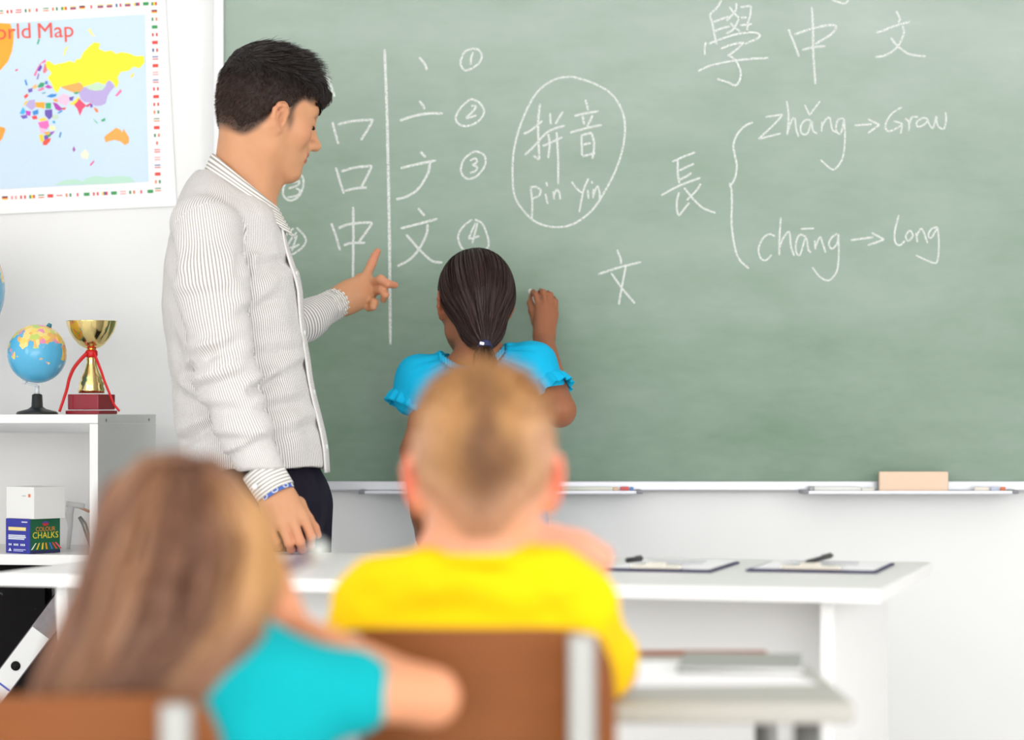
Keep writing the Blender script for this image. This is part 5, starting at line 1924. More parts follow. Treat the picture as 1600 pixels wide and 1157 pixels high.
# collar
def collar(parent):
    C = P(381, 281, 5.052)
    ax = np.array([0.0560, 0, -0.0500])
    ay = np.array([0, 0.080, 0])
    n, rows = 64, 8
    V, SU = [], []
    for i in range(n + 1):
        ph = math.radians(9 + 342 * i / n)
        c, s_ = math.cos(ph), math.sin(ph)
        top = C + ax * c + ay * s_
        out = unit([c * 0.9, s_, 0.0])
        front = max(0, c) ** 2
        ln = 0.038 + 0.028 * front
        for j in range(rows):
            v = j / (rows - 1.0)
            # a small fold at the top, then the leaf falls over the shoulder
            p = top + out * (0.004 + 0.019 * v ** 0.8 + 0.010 * v * front) + np.array([0, 0, -ln * v + 0.004 * math.sin(math.pi * min(1, v * 3)) * 1.0])
            p += np.array([0.012, 0, 0]) * front * v
            V.append(p)
            SU.append(v * ln)
    for i in range(n + 1):   # the stand inside
        ph = math.radians(9 + 342 * i / n)
        c, s_ = math.cos(ph), math.sin(ph)
        for j in range(3):
            V.append(C + ax * c + ay * s_ + unit([c * 0.9, s_, 0.0]) * 0.002 + np.array([0, 0, -0.016 * j]))
            SU.append(0.008 * j)
    F = [(i * rows + j, (i + 1) * rows + j, (i + 1) * rows + j + 1, i * rows + j + 1) for i in range(n) for j in range(rows - 1)]
    b0 = (n + 1) * rows
    F += [(b0 + i * 3 + j + 1, b0 + (i + 1) * 3 + j + 1, b0 + (i + 1) * 3 + j, b0 + i * 3 + j) for i in range(n) for j in range(2)]
    o = link('collar', np_mesh('collar', V, np.array(F), True, {'su': ('FLOAT', SU)}), m_cuff, parent)
    md = o.modifiers.new('thickness', 'SOLIDIFY')
    md.thickness = 0.0022
    md.offset = 0
    return o


collar(shirt)
# front placket with buttons, running down the chest
pk, pks, pkF = [], [], []
zs_ = np.linspace(P(0, 352, 5.05)[2], P(0, 738, 5.05)[2], 60)
prow = []
for k_, a in enumerate((-26, -22.5, -19, -15.5, -12)):
    dirs = np.tile(np.array([math.cos(math.radians(a)), math.sin(math.radians(a)), 0.0]), (60, 1))
    cen = np.stack([np.interp(zs_, zz, axz[::-1, 0]), np.full(60, 5.05), zs_], 1)
    lo, hi = np.full(60, 0.02), np.full(60, 0.30)
    shp = SDF()
    shp.p = [p_i for p_i in sh.p if p_i[0] == 'c' and p_i[9] == 0]
    for _ in range(18):
        m_ = (lo + hi) / 2
        ins = shp((cen + dirs * m_[:, None]).astype(np.float32)) < 0
        lo = np.where(ins, m_, lo)
        hi = np.where(ins, hi, m_)
    prow.append(cen + dirs * (lo + 0.0020)[:, None])
prow = np.array(prow)
pv = prow.reshape(-1, 3)
pf = np.array([(a * 60 + i, a * 60 + i + 1, (a + 1) * 60 + i + 1, (a + 1) * 60 + i) for a in range(4) for i in range(59)])
plk = link('placket', np_mesh('placket', pv, pf, True, {'su': ('FLOAT', np.repeat(np.arange(5) * 0.0085, 60))}), m_shirt, shirt)
md = plk.modifiers.new('thickness', 'SOLIDIFY')
md.thickness = 0.004
md.offset = 1
for i in (12, 26, 40, 53):
    p0 = prow[2][i]
    d0 = unit([math.cos(math.radians(-19)), math.sin(math.radians(-19)), 0])
    MB().lathe([(0.0055, 0), (0.0055, 0.0018), (0.003, 0.0024)], 14, M=Matrix.Translation(Vector(p0 + d0 * 0.003)) @ Vector((0, 0, 1)).rotation_difference(Vector(d0)).to_matrix().to_4x4()).build('button', m_white, plk)

# wristband
wb = band('wristband', P(431, 770, 4.770), P(434.5, 776, 4.768), 0.0335, 0.0330, 0.002, mat('blue_band', (66, 104, 190), 0.6, var=0.08), teacher)
rg = MB()
for i in range(9):
    a = i * 0.7
    t_ = unit(P(434.5, 776, 4.768) - P(431, 770, 4.770))
    u_ = unit(np.cross(t_, [0, 1.0, 0.1]))
    v_ = np.cross(t_, u_)
    c0 = P(432.8, 773, 4.769)
    loop = [c0 + (u_ * math.cos(a + 0.17 * math.cos(b_)) + v_ * math.sin(a + 0.17 * math.cos(b_))) * 0.0342 + t_ * 0.0035 * math.sin(b_) for b_ in np.linspace(0, 2 * math.pi, 13)]
    rg.tube(loop, 0.0009, 6)
rg.build('white_loop', m_white, wb)

# trousers and shoes
tr = SDF()
hipc = P(428, 770, 5.05)
hz = hipc[2]
tr.cone(P(402, 700, 5.05), P(424, 780, 5.05), 0.140, 0.160, 0.04, [1, 0, 0], 1.45)
for dy, dx in ((-0.088, 0.0), (0.088, 0.015)):
    x0 = hipc[0] + dx
    tr.chain([np.array([x0, 5.05 + dy, hz - 0.03]), np.array([x0 + 0.008, 5.05 + dy, 0.48]), np.array([x0, 5.05 + dy, 0.06])], [0.098, 0.072, 0.058], 0.03)
tr.cut([0, 0, 0.045], [0, 0, -1])
Vt, Ft = tr.mesh(0.007)
Nt = normals(Vt, Ft)
Vt = Vt + Nt * (0.004 * fbm(Vt * np.array([14, 14, 5]), 2, 4))[:, None]
m_trs = cloth_mat('dark_trousers', (30, 26, 40), 0.1, 0.3, 20)
link('trousers', np_mesh('trousers', Vt, Ft), m_trs, teacher)
m_shoe = mat('black_leather', (22, 20, 20), 0.35)
for dy, dx in ((-0.088, 0.0), (0.088, 0.015)):
    shoe('shoe', (hipc[0] + dx + 0.01, 5.05 + dy), (1, 0.05), 0.28, m_shoe, teacher)


# ================================================================== pupils
def seated_legs(parent, hip, fdir, m, mshoe, zseat=0.43, r=0.062):
    fdir = unit([fdir[0], fdir[1], 0])
    sd_ = np.array([fdir[1], -fdir[0], 0])
    t = SDF()
    hip = np.array([hip[0], hip[1], zseat + 0.085])
    t.cone(hip - sd_ * 0.04, hip + sd_ * 0.04, 0.10, 0.10, 0.05)
    for s_ in (-1, 1):
        h = hip + sd_ * 0.075 * s_ + [0, 0, -0.005]
        k_ = h + fdir * 0.34 + sd_ * 0.02 * s_ + [0, 0, -0.005]
        a_ = np.array([k_[0], k_[1], 0.075]) - fdir * 0.03
        t.chain([h, k_, a_], [r + 0.012, r - 0.004, r - 0.018], 0.03)
        shoe('shoe', a_ + fdir * 0.015, fdir, 0.22, mshoe, parent)
    V, F = t.mesh(0.009)
    return link('jeans', np_mesh('jeans', V, F), m, parent)


m_jeans = cloth_mat('denim', (70, 84, 118), 0.12, 0.2, 60, dist=0.003)
m_sneak = mat('sneaker_white', (225, 224, 222), 0.5)

# ------------------------------------------------------------------ girl at the board
BR = (158, 100, 70)
yaw = math.radians(14)
f_ = np.array([-math.sin(yaw), math.cos(yaw), 0.06])
GM = frame(f_, [0.03, 0, 1])
GS = 0.935
GO = P(741, 480, 5.50)
sd = SDF()
L = head(sd, GO, GM, GS, True)
gn = P(752, 566, 5.47)
sd.cone(L(-0.030, 0, -0.03), gn, 0.043, 0.044, 0.03)
gl, gr_ = P(672, 600, 5.49), P(820, 582, 5.48)
sd.chain([gl, gn + [0, 0, -0.012], gr_], [0.028, 0.036, 0.028], 0.04)
sd.cone(P(748, 630, 5.49), P(745, 860, 5.50), 0.098, 0.092, 0.05, [0, 1, 0], 1.5)
ge, gw = P(874, 642, 5.40), P(850, 530, 5.612)
sd.chain([gr_, ge], [0.034, 0.031], 0.03)
sd.chain([ge, gw], [0.032, 0.0215], 0.02)
hand(sd, gw, (0.25, -1, 0.25), {
    'index': [P(842, 480, 5.650), P(837, 460, 5.664), P(833, 456, 5.690), P(831, 461, 5.710)],
    'middle': [P(852, 477, 5.648), P(849, 457, 5.664), P(845, 455, 5.690), P(842, 460, 5.710)],
    'ring': [P(861, 481, 5.650), P(860, 461, 5.666), P(856, 458, 5.690), P(852, 463, 5.710)],
    'little': [P(868, 490, 5.652), P(868, 471, 5.667), P(865, 466, 5.685), P(862, 470, 5.700)],
    'thumb': [P(838, 504, 5.650), P(832, 486, 5.662), P(829, 474, 5.680), P(830, 465, 5.700)]}, 0.78, 0.021)
le, lw = P(650, 706, 5.46), P(656, 800, 5.38)
sd.chain([gl, le, lw], [0.034, 0.028, 0.020], 0.03)
hand(sd, lw, (-1, -0.3, 0), flex_hand(lw, (0.08, 0.10, -1), (-1, -0.3, 0), 1, 0.78, (0.25, 0.35, 0.2)), 0.78, 0.021)
g_body = sd
V, F = sd.mesh(0.0034)
V = relax(V, F, 1, 0.4)
gh = SDF()
tie = P(757, 541, 5.385)
HE(gh, GO, GM, GS, (-0.012, 0, 0.042), (0.107, 0.0845, 0.093))
gh.cone(L(-0.055, 0, 0.010), L(-0.085, 0.0, -0.045), 0.072 * GS, 0.048 * GS, 0.03)
gh.cone(L(-0.085, 0, -0.045), tie, 0.046 * GS, 0.013, 0.03)
HE(gh, GO, GM, GS, (0.105, 0, -0.030), (0.078, 0.085, 0.088), 0.015, '-')
for y in (-1, 1):
    HE(gh, GO, GM, GS, (0.022, 0.090 * y, -0.040), (0.050, 0.040, 0.050), 0.015, '-')
dh = gh(V)
col = face_colours(V, GO, GM, GS, BR, (140, 70, 62), (172, 96, 72))
col = mixc(col, lin((48, 32, 28)), 0.9 * (1 - sstep(-0.001, 0.004, dh)))
dd = np.linalg.norm(V - gw, axis=1)
girl = skin_obj('person', V, F, col, m_skin)
tag(girl, 'girl with dark ponytail and turquoise blouse writing on the chalkboard, seen from behind', 'person')
Vh, Fh = gh.mesh(0.0038)
hair = skin_obj('hair', Vh, Fh, lin((44, 30, 27)), m_hair_under, girl)
# combed locks from the hairline to the tie
rs = np.random.RandomState(8)
C = L(-0.012, 0, 0.035)
nS = 3600
st0 = rs.normal(size=(nS * 4, 3))
st0 /= np.linalg.norm(st0, axis=1, keepdims=True)
st0 = st0[(st0[:, 2] > -0.25) & (st0[:, 0] < 0.86)]
st0 = st0[:nS]
nS = len(st0)
tl = GM.T @ (tie - C)
tl = tl / np.linalg.norm(tl)
k_ = 14
ang = np.arccos(np.clip(st0 @ tl, -1, 1))
tt = np.linspace(0, 1, k_)
sl = (np.sin((1 - tt)[None] * ang[:, None])[..., None] * st0[:, None] + np.sin(tt[None] * ang[:, None])[..., None] * tl) / np.maximum(np.sin(ang), 1e-3)[:, None, None]
sl = sl / np.linalg.norm(sl, axis=2, keepdims=True)
pt = surf(gh, C, (sl.reshape(-1, 3) @ GM.T).astype(np.float32), 0.22).reshape(nS, k_, 3)
dw = (sl.reshape(-1, 3) @ GM.T).reshape(nS, k_, 3)
pt = pt + dw * (0.0002 + 0.0022 * rs.rand(nS, 1, 1)) * np.sin(np.pi * np.clip(tt * 0.9 + 0.1, 0, 1))[None, :, None]
strands('hair_strand', pt, 0.0016, lin((58, 40, 36)) * (0.45 + 0.95 * rs.rand(nS, 1)), m_hair, hair)['kind'] = 'stuff'
# ponytail
pc_ = catmull([tie, P(757, 556, 5.372), P(759, 590, 5.366), P(762, 640, 5.375), P(764, 700, 5.392)], 5)
pr_ = np.interp(np.linspace(0, 1, len(pc_)), [0, 0.12, 0.35, 0.7, 1], [0.011, 0.017, 0.026, 0.026, 0.008])
nP = 1500
an = rs.rand(nP) * 2 * math.pi
rd = np.sqrt(rs.rand(nP))
off = np.stack([np.cos(an) * rd, np.sin(an) * rd * 0.75, 0 * an], 1)
pony = pc_[None] + off[:, None] * pr_[None, :, None] + rs.normal(size=(nP, 1, 3)) * 0.0008
strands('ponytail', pony, 0.002, lin((54, 37, 33)) * (0.45 + 0.95 * rs.rand(nP, 1)), m_hair, girl)['kind'] = 'stuff'
ht = band('hair_tie', P(756.5, 535.5, 5.386), P(757.5, 544, 5.382), 0.0155, 0.0155, 0.004, mat('navy_elastic', (26, 34, 84), 0.5), girl, 24)
MB().box((0, 0, 0), (0.010, 0.006, 0.007), M=Matrix.Translation(Vector(P(753, 537, 5.368))) @ Matrix.Rotation(0.2, 4, 'Y'), bev=0.002).build('bead', mat('bead_white', (235, 238, 245), 0.2), ht)

# blouse
m_blouse = cloth_mat('turquoise_blouse', (22, 182, 228), 0.05, 0.25, 40, dist=0.005)
bl = SDF()
bl.chain([P(747, 612, 5.49), P(748, 700, 5.49), P(758, 790, 5.50), P(762, 860, 5.50)], [0.116, 0.113, 0.122, 0.140], 0.04, [0, 1, 0], 1.42)
bl.chain([gl + [0, 0, -0.004], gn + [0, 0.012, -0.028], gr_ + [0, 0, -0.004]], [0.044, 0.046, 0.044], 0.05)
bl.ell(P(651, 600, 5.49), (0.046, 0.056, 0.056), k=0.04)
bl.cone(P(655, 596, 5.49), P(642, 620, 5.485), 0.050, 0.040, 0.02)
bl.ell(P(834, 578, 5.465), (0.050, 0.060, 0.058), k=0.04)
bl.cone(P(832, 578, 5.465), P(851, 602, 5.445), 0.052, 0.043, 0.02)
bl.ell(P(737, 541, 5.44), (0.070, 0.13, 0.052), k=0.012, op='-')
bl.ell(P(748, 520, 5.50), (0.055, 0.06, 0.085), k=0.012, op='-')
bl.cut(P(745, 838, 5.5), [0.04, 0, -1], 0.004)
Vb, Fb = bl.mesh(0.0036)
Nb = normals(Vb, Fb)
nk = P(745, 545, 5.44)
rel = Vb - nk
rr_ = np.linalg.norm(rel[:, [0, 2]], axis=1)
ph = np.arctan2(rel[:, 2], rel[:, 0])
gath = np.sin(ph * 46 + 2.0 * vnoise(Vb * 12, 2)) * 0.0022 * np.exp(-((rr_ - 0.07) / 0.05) ** 2)
gath += 0.0035 * fbm(np.stack([ph * 4.5, rr_ * 6, Vb[:, 1] * 8], 1), 2, 3) * sstep(0.05, 0.10, rr_)
Vb = Vb + Nb * gath[:, None]
blouse = link('blouse', np_mesh('blouse', Vb, Fb), m_blouse, girl)


def ruffle(A, B, r, amp, waves, name='sleeve_ruffle', parent=blouse, sd_=0):
    return band(name, A, B, r, r + 0.010, 0.0022, m_blouse, parent, 120, 6, wav=lambda a, f: amp * f * math.sin(waves * a + sd_) + 0.004 * math.sin(math.pi * min(1, 1.2 * f)))


ruffle(P(643, 616, 5.486), P(632, 639, 5.480), 0.036, 0.0045, 13)
ruffle(P(849, 598, 5.447), P(866, 618, 5.430), 0.040, 0.0045, 13)
# frilled neckline
nf = []
for i in range(160):
    t = i / 159.0
    x = 686 + (788 - 686) * t
    ybase = 553 + (543 - 553) * t + 30 * math.sin(math.pi * t) ** 0.8
    nf.append((x, ybase))
fv, ff = [], []
for j in range(4):
    for i, (x, y) in enumerate(nf):
        o_ = P(x, y - 6 + 4.0 * j, 5.43)
        # find the cloth from the camera side of the back
        lo_, hi_ = 5.25, 5.52
        fv.append((x, y - 5 + 4.0 * j, i, j))
pts2 = np.array(fv, float)
ys = np.linspace(5.30, 5.56, 131)
Yhit = np.full(len(pts2), 5.45)
done = np.zeros(len(pts2), bool)
for y_ in ys:
    X_ = np.stack([(pts2[:, 0] - 800) / F_PX * y_, np.full(len(pts2), y_), CAM_H - (pts2[:, 1] + 7 - HOR) / F_PX * y_], 1)
    h_ = (np.minimum(bl(X_.astype(np.float32)), g_body(X_.astype(np.float32))) < 0) & ~done
    Yhit[h_] = y_
    done |= h_
Yg = Yhit.reshape(4, 160)
Yg = np.stack([np.convolve(np.pad(r_, 6, 'edge'), np.ones(13) / 13, 'valid') for r_ in Yg])
NV = []
for j in range(4):
    for i in range(160):
        w_ = math.sin(i * 1.05) * 0.0035 * (1 - j / 4.0)
        NV.append(P(pts2[j * 160 + i, 0], pts2[j * 160 + i, 1], Yg[j, i] - 0.004 + w_))
NF = np.array([(j * 160 + i, j * 160 + i + 1, (j + 1) * 160 + i + 1, (j + 1) * 160 + i) for j in range(3) for i in range(159)])
fo = link('neck_ruffle', np_mesh('neck_ruffle', NV, NF), m_blouse, blouse)
md = fo.modifiers.new('thickness', 'SOLIDIFY')
md.thickness = 0.002
# trousers and shoes of the standing girl
gt = SDF()
gh_ = P(745, 880, 5.50)
gt.cone(P(745, 830, 5.50), P(745, 890, 5.50), 0.110, 0.118, 0.04, [0, 1, 0], 1.3)
for s_ in (-1, 1):
    gt.chain([gh_ + [0.058 * s_, 0, -0.03], np.array([gh_[0] + 0.062 * s_, 5.50, 0.38]), np.array([gh_[0] + 0.062 * s_, 5.50, 0.06])], [0.068, 0.052, 0.044], 0.03)
    shoe('shoe', (gh_[0] + 0.062 * s_, 5.51), (0.1 * s_, 1), 0.22, m_sneak, girl)
gt.cut([0, 0, 0.04], [0, 0, -1])
Vt, Ft = gt.mesh(0.009)
link('jeans', np_mesh('jeans', Vt, Ft), m_jeans, girl)
# the chalk in her hand
ck = MB().tube([P(839, 474, 5.652), P(838.5, 473, 5.655), P(828.5, 455, 5.752), P(828, 454, 5.757)], [0.004, 0.0052, 0.0052, 0.003], 14).build('chalk_stick', mat('chalk_white', (246, 246, 244), 0.9))
tag(ck, 'white chalk stick held by the writing girl against the chalkboard', 'chalk')

# ------------------------------------------------------------------ blond boy
f_ = np.array([0.02, 1, -0.06])
YM = frame(f_, [0.0, 0, 1])
YS = 0.965
YO = P(756, 757, 2.80)
sd = SDF()
L = head(sd, YO, YM, YS, True)
yn = P(750, 900, 2.775)
sd.cone(L(-0.030, 0, -0.03), yn + [0, 0.006, 0], 0.042, 0.036, 0.03)
yl, yr = P(598, 952, 2.79), P(886, 950, 2.79)
sd.chain([yl, yn + [0, 0, -0.020], yr], [0.036, 0.036, 0.036], 0.04)
sd.cone(P(750, 1110, 2.79), np.array([-0.035, 2.76, 0.50]), 0.105, 0.10, 0.05, [0, 1, 0], 1.5)
yre, yrw = P(950, 1046, 3.02), P(908, 862, 2.985)
yle, ylw = P(545, 1046, 3.02), P(652, 908, 3.0)
sd.chain([yr, yre], [0.036, 0.031], 0.03)
sd.chain([yre, yrw], [0.031, 0.021], 0.02)
sd.chain([yl, yle], [0.036, 0.031], 0.03)
sd.chain([yle, ylw], [0.031, 0.021], 0.02)
hand(sd, yrw, (0.1, -0.8, 0.6), flex_hand(yrw, (-1, -0.12, 0.22), (0.1, -0.8, 0.6), 1, 0.76, (0.45, 0.6, 0.4)), 0.78, 0.021)
hand(sd, ylw, (-0.1, -0.8, 0.6), flex_hand(ylw, (0.55, -0.1, 0.75), (-0.3, -0.9, 0.3), -1, 0.74, (0.5, 0.7, 0.5)), 0.76, 0.021)
y_body = sd
V, F = sd.mesh(0.0042)
yh = SDF()
HE(yh, YO, YM, YS, (-0.012, 0, 0.048), (0.102, 0.0785, 0.089))
HE(yh, YO, YM, YS, (-0.048, 0, 0.000), (0.054, 0.060, 0.062), 0.03)
HE(yh, YO, YM, YS, (0.105, 0, -0.020), (0.078, 0.10, 0.095), 0.02, '-')
for y in (-1, 1):
    HE(yh, YO, YM, YS, (0.022, 0.092 * y, -0.040), (0.050, 0.040, 0.060), 0.02, '-')
    HE(yh, YO, YM, YS, (-0.050, 0.078 * y, -0.064), (0.075, 0.052, 0.052), 0.02, '-')
dh = yh(V)
col = face_colours(V, YO, YM, YS, (220, 160, 130), (206, 120, 110), (224, 130, 106))
col = mixc(col, lin((176, 136, 104)), 0.85 * (1 - sstep(-0.001, 0.010, dh)))
dd = np.minimum(np.linalg.norm(V - yrw, axis=1), np.linalg.norm(V - ylw, axis=1))
col = mixc(col, lin((240, 160, 136)), 0.5 * (dd < 0.14))
q = local(V, YO, YM, YS)
w = np.exp(-((np.abs(q[:, 1]) - 0.088) / 0.012) ** 2 - (q[:, 2] / 0.035) ** 2 - (q[:, 0] / 0.03) ** 2)
col = mixc(col, lin((236, 118, 92)), 0.75 * np.clip(w * 1.4, 0, 1))
boy = skin_obj('person', V, F, col, m_skin)
tag(boy, 'short-haired blond boy in a yellow shirt sitting with his back to the room', 'person')
Vh, Fh = yh.mesh(0.0045)


def boycol(q):
    c = np.broadcast_to(lin((178, 132, 84)), (len(q), 3)).copy()
    side = sstep(0.030, 0.072, np.abs(q[:, 1])) * (1 - sstep(0.06, 0.12, q[:, 2]))
    c = mixc(c, lin((206, 164, 128)), 0.75 * side)
    back = (1 - sstep(-0.085, -0.03, q[:, 0])) * np.exp(-((q[:, 1] + 0.004 + 0.012 * vnoise(q * 30, 4)) / (0.020 + 0.025 * sstep(0.09, 0.0, q[:, 2]))) ** 2) * (1 - 0.7 * sstep(0.06, 0.125, q[:, 2]))
    c = mixc(c, lin((104, 70, 48)), 0.9 * back)
    low = 1 - sstep(-0.050, 0.005, q[:, 2] + 0.55 * np.maximum(0.045 - np.abs(q[:, 1]), 0) - 0.02)
    c = mixc(c, lin((222, 172, 140)), 0.65 * low)
    cow = np.exp(-((q[:, 1] - 0.004) / 0.018) ** 2 - ((q[:, 2] - 0.105) / 0.02) ** 2) * (q[:, 0] < -0.02)
    c = mixc(c, lin((120, 82, 56)), 0.5 * cow)
    return c


hair = skin_obj('hair', Vh, Fh, boycol(local(Vh, YO, YM, YS)), m_hair_under, boy)
paths, cols, hq = hairs(9000, yh, YO, YM, YS, lambda d, rs: d[:, 2] > -0.8,
                        lambda q, rs: (0.006 + 0.009 * sstep(0.06, 0.12, q[:, 2])) * (0.7 + 0.6 * rs.rand(len(q))),
                        lambda q, d, rs: d * 0.8 + np.array([-0.1, 0, -0.6]) + rs.normal(size=d.shape) * 0.2, 0.001,
                        lambda q, rs: boycol(q) * (0.65 + 0.7 * rs.rand(len(q), 1)), 4, 4)
ok = (y_body(paths[:, 0]) > -0.003) & ~((hq[:, 0] > 0.02) & (hq[:, 2] < 0.03))
strands('hair_strand', paths[ok], 0.0013, cols[ok], m_hair, hair)['kind'] = 'stuff'
m_yel = cloth_mat('yellow_cotton', (250, 200, 8), 0.05, 0.25, 24)
ys_ = SDF()
ys_.chain([P(750, 1080, 2.79), P(748, 1120, 2.785), np.array([-0.036, 2.77, 0.56]), np.array([-0.036, 2.76, 0.50])], [0.126, 0.128, 0.122, 0.126], 0.05, [0, 1, 0], 1.40)
ys_.cone(P(690, 975, 2.79), P(800, 975, 2.79), 0.070, 0.070, 0.05)
ys_.chain([yl + [0, 0, -0.002], P(664, 928, 2.785), yn + [0, 0.004, -0.029], P(830, 934, 2.785), yr + [0, 0, -0.002]], [0.046, 0.046, 0.053, 0.046, 0.046], 0.03)
ys_.chain([yr, yr + (yre - yr) * 0.82], [0.047, 0.047], 0.03)
ys_.chain([yl, yl + (yle - yl) * 0.82], [0.047, 0.047], 0.03)
ys_.ell(P(750, 846, 2.80), (0.050, 0.060, 0.014), k=0.012, op='-')
ys_.cut([0, 0, 0.475], [0, 0, -1])
Vs, Fs = ys_.mesh(0.0055)
Ns = normals(Vs, Fs)
dsp = 0.006 * fbm(Vs * np.array([9, 9, 20]) + 0.15 * Vs[:, [2, 0, 1]] * 30, 2, 12)
dsp += folds(Vs, Ns, [((560, 940), (700, 905), 0.008, 0.016), ((590, 975), (760, 935), 0.008, 0.018), ((800, 930), (900, 905), 0.006, 0.014), ((860, 960), (930, 930), 0.008, 0.015), ((640, 965), (880, 965), 0.006, 0.016)], 2.70)
Vs = Vs + Ns * dsp[:, None]
yshirt = link('shirt', np_mesh('shirt', Vs, Fs), m_yel, boy)
rim = [P(750, 884, 2.785) + np.array([0.056 * math.cos(a), 0.060 * math.sin(a) - 0.0, 0.004 * math.cos(2 * a) - 0.012 * math.sin(a)]) for a in np.linspace(0, 2 * math.pi, 41)]
MB().tube(rim, 0.0075, 10, cap=False).build('neck_band', m_yel, yshirt)
seated_legs(boy, (-0.036, 2.755), (0, 1), m_jeans, m_sneak)

# ------------------------------------------------------------------ brown-haired girl in front
f_ = np.array([0.16, 1, -0.16])
XM = frame(f_, [-0.05, 0, 1])
XS = 0.965
XO = P(284, 930, 2.46)
sd = SDF()
L = head(sd, XO, XM, XS, True)
xn = P(292, 1075, 2.42)
sd.cone(L(-0.030, 0, -0.03), xn, 0.045, 0.047, 0.03)
xl, xr = P(145, 1115, 2.43), P(420, 1080, 2.42)
sd.chain([xl, xn + [0, 0, -0.010], xr], [0.034, 0.044, 0.036], 0.05)
xhip = np.array([-0.34, 2.44, 0.52])
sd.cone(P(290, 1150, 2.43), xhip, 0.10, 0.10, 0.05, [0, 1, 0], 1.5)
xre, xrw = P(672, 1090, 2.46), P(446, 978, 2.55)
sd.chain([xr, xre], [0.034, 0.024], 0.03)
sd.chain([xre, xrw], [0.0245, 0.0170], 0.02)
hand(sd, xrw, (0.5, -0.8, 0.2), flex_hand(xrw, (-0.45, 0.1, 0.9), (0.5, -0.8, 0.2), 1, 0.74, (0.5, 0.7, 0.4)), 0.76, 0.020)
xle, xlw = xl + [-0.06, 0.16, -0.20], xl + [0.06, 0.36, -0.235]
sd.chain([xl, xle, xlw], [0.034, 0.029, 0.020], 0.03)
hand(sd, xlw, (0, 0.1, 1), flex_hand(xlw, (0.4, 1, 0), (0, 0.1, 1), 1, 0.74, (0.2, 0.3, 0.2)), 0.76, 0.020)
V, F = sd.mesh(0.0048)
col = face_colours(V, XO, XM, XS, (214, 146, 108), (200, 112, 100), (220, 128, 100))
fg = skin_obj('person', V, F, col, m_skin)
tag(fg, 'girl with long straight brown hair and turquoise shirt seated left of the blond boy', 'person')
xh = SDF()
HE(xh, XO, XM, XS, (-0.010, 0, 0.040), (0.110, 0.088, 0.098))
xh.chain([P(283, 850, 2.43), P(262, 960, 2.395), P(200, 1062, 2.375), P(160, 1140, 2.37), P(140, 1210, 2.37)], [0.078, 0.086, 0.074, 0.066, 0.030], 0.03, [0, 1, 0], 1.35)
xh.chain([P(385, 830, 2.47), P(404, 900, 2.48), P(398, 985, 2.45)], [0.020, 0.017, 0.010], 0.03)
HE(xh, XO, XM, XS, (0.105, 0, -0.030), (0.074, 0.078, 0.088), 0.02, '-')
Vh, Fh = xh.mesh(0.005)


def xcol(V):
    c = np.broadcast_to(lin((122, 84, 64)), (len(V), 3)).copy()
    fx = 160 + 0 * V[:, 0]
    px_ = 800 + V[:, 0] / V[:, 1] * F_PX
    py_ = HOR - (V[:, 2] - CAM_H) / V[:, 1] * F_PX
    # lighter grown-out locks: bands along the fall of the hair
    u = (V[:, 0] - XO[0]) + 0.35 * np.minimum(V[:, 2] - XO[2], 0) * -1.0
    s_ = 0.5 + 0.5 * vnoise(np.stack([u * 42, 0 * u, V[:, 2] * 2], 1), 9)
    c = mixc(c, lin((176, 132, 98)), 0.55 * sstep(0.55, 0.95, s_))
    c = mixc(c, lin((88, 56, 44)), 0.55 * (1 - sstep(0.05, 0.40, s_)))
    top = sstep(0.05, 0.11, V[:, 2] - XO[2])
    c = mixc(c, lin((92, 60, 42)), 0.35 * top)
    lit_gold = sstep(0.045, 0.080, V[:, 0] - XO[0]) * sstep(-0.05, 0.02, V[:, 2] - XO[2])  # right side of the hair painted golden as if lit
    c = mixc(c, lin((196, 146, 92)), 0.7 * lit_gold)
    return c


Nh = normals(Vh, Fh)
uu = (Vh[:, 0] - XO[0]) - 0.35 * np.minimum(Vh[:, 2] - XO[2], 0)
Vh = Vh + Nh * (0.004 * vnoise(np.stack([uu * 60, 0 * uu, Vh[:, 2] * 3], 1), 4))[:, None]
hair = skin_obj('hair', Vh, Fh, xcol(Vh), m_hair_under, fg)
# long locks down the back: follow the surface in planes through the parting
rs = np.random.RandomState(15)
nS, k_ = 3000, 16
th0 = rs.uniform(-1.45, 1.45, nS)
path = []
zz0 = np.linspace(0, 1, k_)
axis_x = np.array([283, 283, 262, 200, 160, 142.])
axis_y = np.array([735, 850, 960, 1062, 1140, 1200.])
axis_w = np.array([62, 126, 136, 118, 104, 60.]) * 1.0
py_s = np.linspace(0, 1, k_)[None] * (1185 + rs.uniform(-40, 20, nS))[:, None] * 1.0
py_s = 722 + np.linspace(0, 1, k_)[None] * ((1185 + rs.uniform(-50, 20, nS)) - 722)[:, None]
cxp = np.interp(py_s, axis_y, axis_x)
wid = np.interp(py_s, axis_y, axis_w)
Yc = 2.40
px_s = cxp + wid * np.sin(th0)[:, None] * 0.93
base = np.stack([(px_s - 800) / F_PX * Yc, np.full_like(px_s, 2.20), CAM_H - (py_s - HOR) / F_PX * Yc], -1)
lo_, hi_ = np.full(px_s.size, 2.22), np.full(px_s.size, 2.50)
bx = base.reshape(-1, 3)
yt = np.full(px_s.size, np.nan)
for y_ in np.linspace(2.24, 2.48, 61):
    tst = bx.copy()
    tst[:, 1] = y_
    hit = np.isnan(yt) & (xh(tst.astype(np.float32)) < 0)
    yt[hit] = y_
good = ~np.isnan(yt).reshape(nS, k_).any(1)
bx[:, 1] = yt - 0.003
lk = bx.reshape(nS, k_, 3)[good]
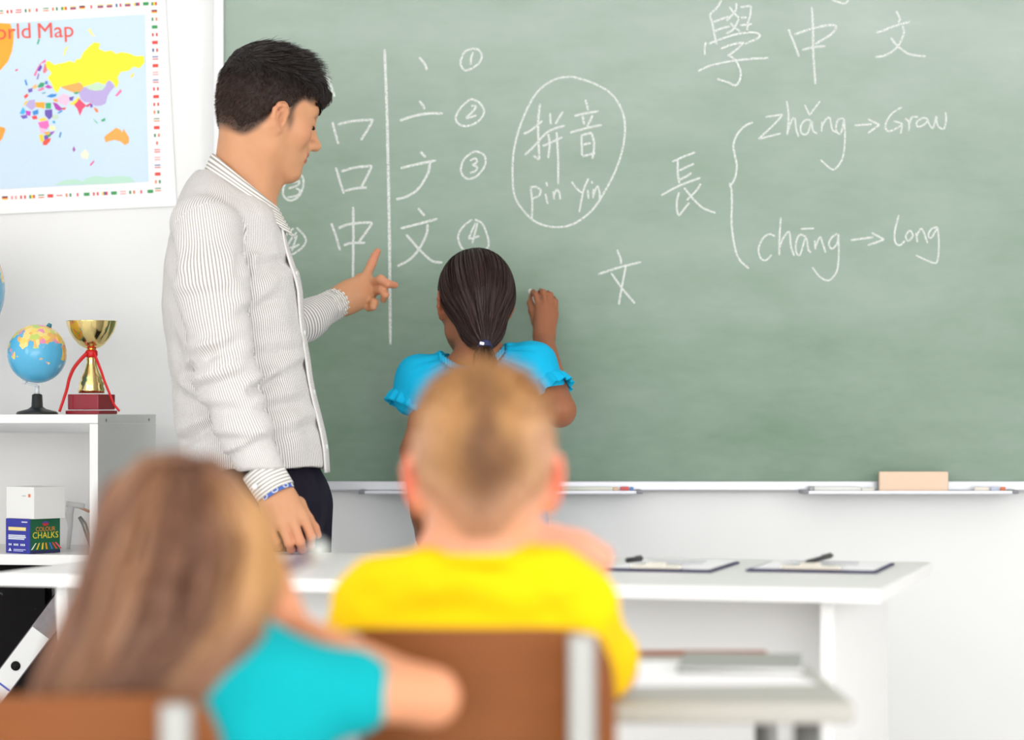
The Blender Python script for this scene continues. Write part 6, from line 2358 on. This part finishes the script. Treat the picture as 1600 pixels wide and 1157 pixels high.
lk[:, :, 1] -= 0.004 * rs.rand(len(lk), 1)
lk[:, :, 0] += 0.003 * np.sin(np.linspace(0, 5, k_))[None] * rs.normal(size=(len(lk), 1))
strands('hair_strand', lk, 0.0022, xcol(lk[:, 5]) * (0.7 + 0.6 * rs.rand(len(lk), 1)), m_hair, hair)['kind'] = 'stuff'
m_teal = cloth_mat('teal_cotton', (8, 160, 168), 0.05, 0.2, 24)
xs = SDF()
xs.chain([P(290, 1125, 2.43), P(290, 1200, 2.43), xhip + [0, 0, 0.06], xhip + [0, 0, -0.01]], [0.122, 0.120, 0.116, 0.120], 0.04, [0, 1, 0], 1.4)
xs.chain([xl, xn + [0, 0.008, -0.030], xr], [0.045, 0.046, 0.046], 0.04)
xs.chain([xr, xr + (xre - xr) * 0.50], [0.046, 0.041], 0.03)
xs.chain([xl, xl + (xle - xl) * 0.62], [0.045, 0.045], 0.03)
xs.ell(xn + [0, 0.01, 0.035], (0.052, 0.058, 0.034), k=0.012, op='-')
xs.cut([0, 0, 0.47], [0, 0, -1])
Vs, Fs = xs.mesh(0.006)
Ns = normals(Vs, Fs)
Vs = Vs + Ns * (0.005 * fbm(Vs * np.array([10, 10, 16]), 2, 7))[:, None]
link('shirt', np_mesh('shirt', Vs, Fs), m_teal, fg)
seated_legs(fg, (xhip[0], xhip[1]), (0, 1), m_jeans, m_sneak, 0.42)
chair(xhip[0] - 0.075, 2.27, 0.765, 0.310, 'brown plywood school chair under the long-haired girl in turquoise')
# her pen
pa, pb = P(408, 905, 2.60), P(506, 857, 2.56)
pen = MB().tube([pa, pa + (pb - pa) * 0.03, pa + (pb - pa) * 0.80], [0.003, 0.0060, 0.0065], 12).build('pen', mat('purple_grey_pen', (120, 100, 124), 0.4))
MB().tube([pa + (pb - pa) * 0.80, pa + (pb - pa) * 0.97, pb], [0.0085, 0.0105, 0.006], 12).build('pen_end', mat('pale_pen_end', (206, 212, 208), 0.3), pen)
tag(pen, 'mauve pen with pale end held by the long-haired girl in turquoise', 'pen')
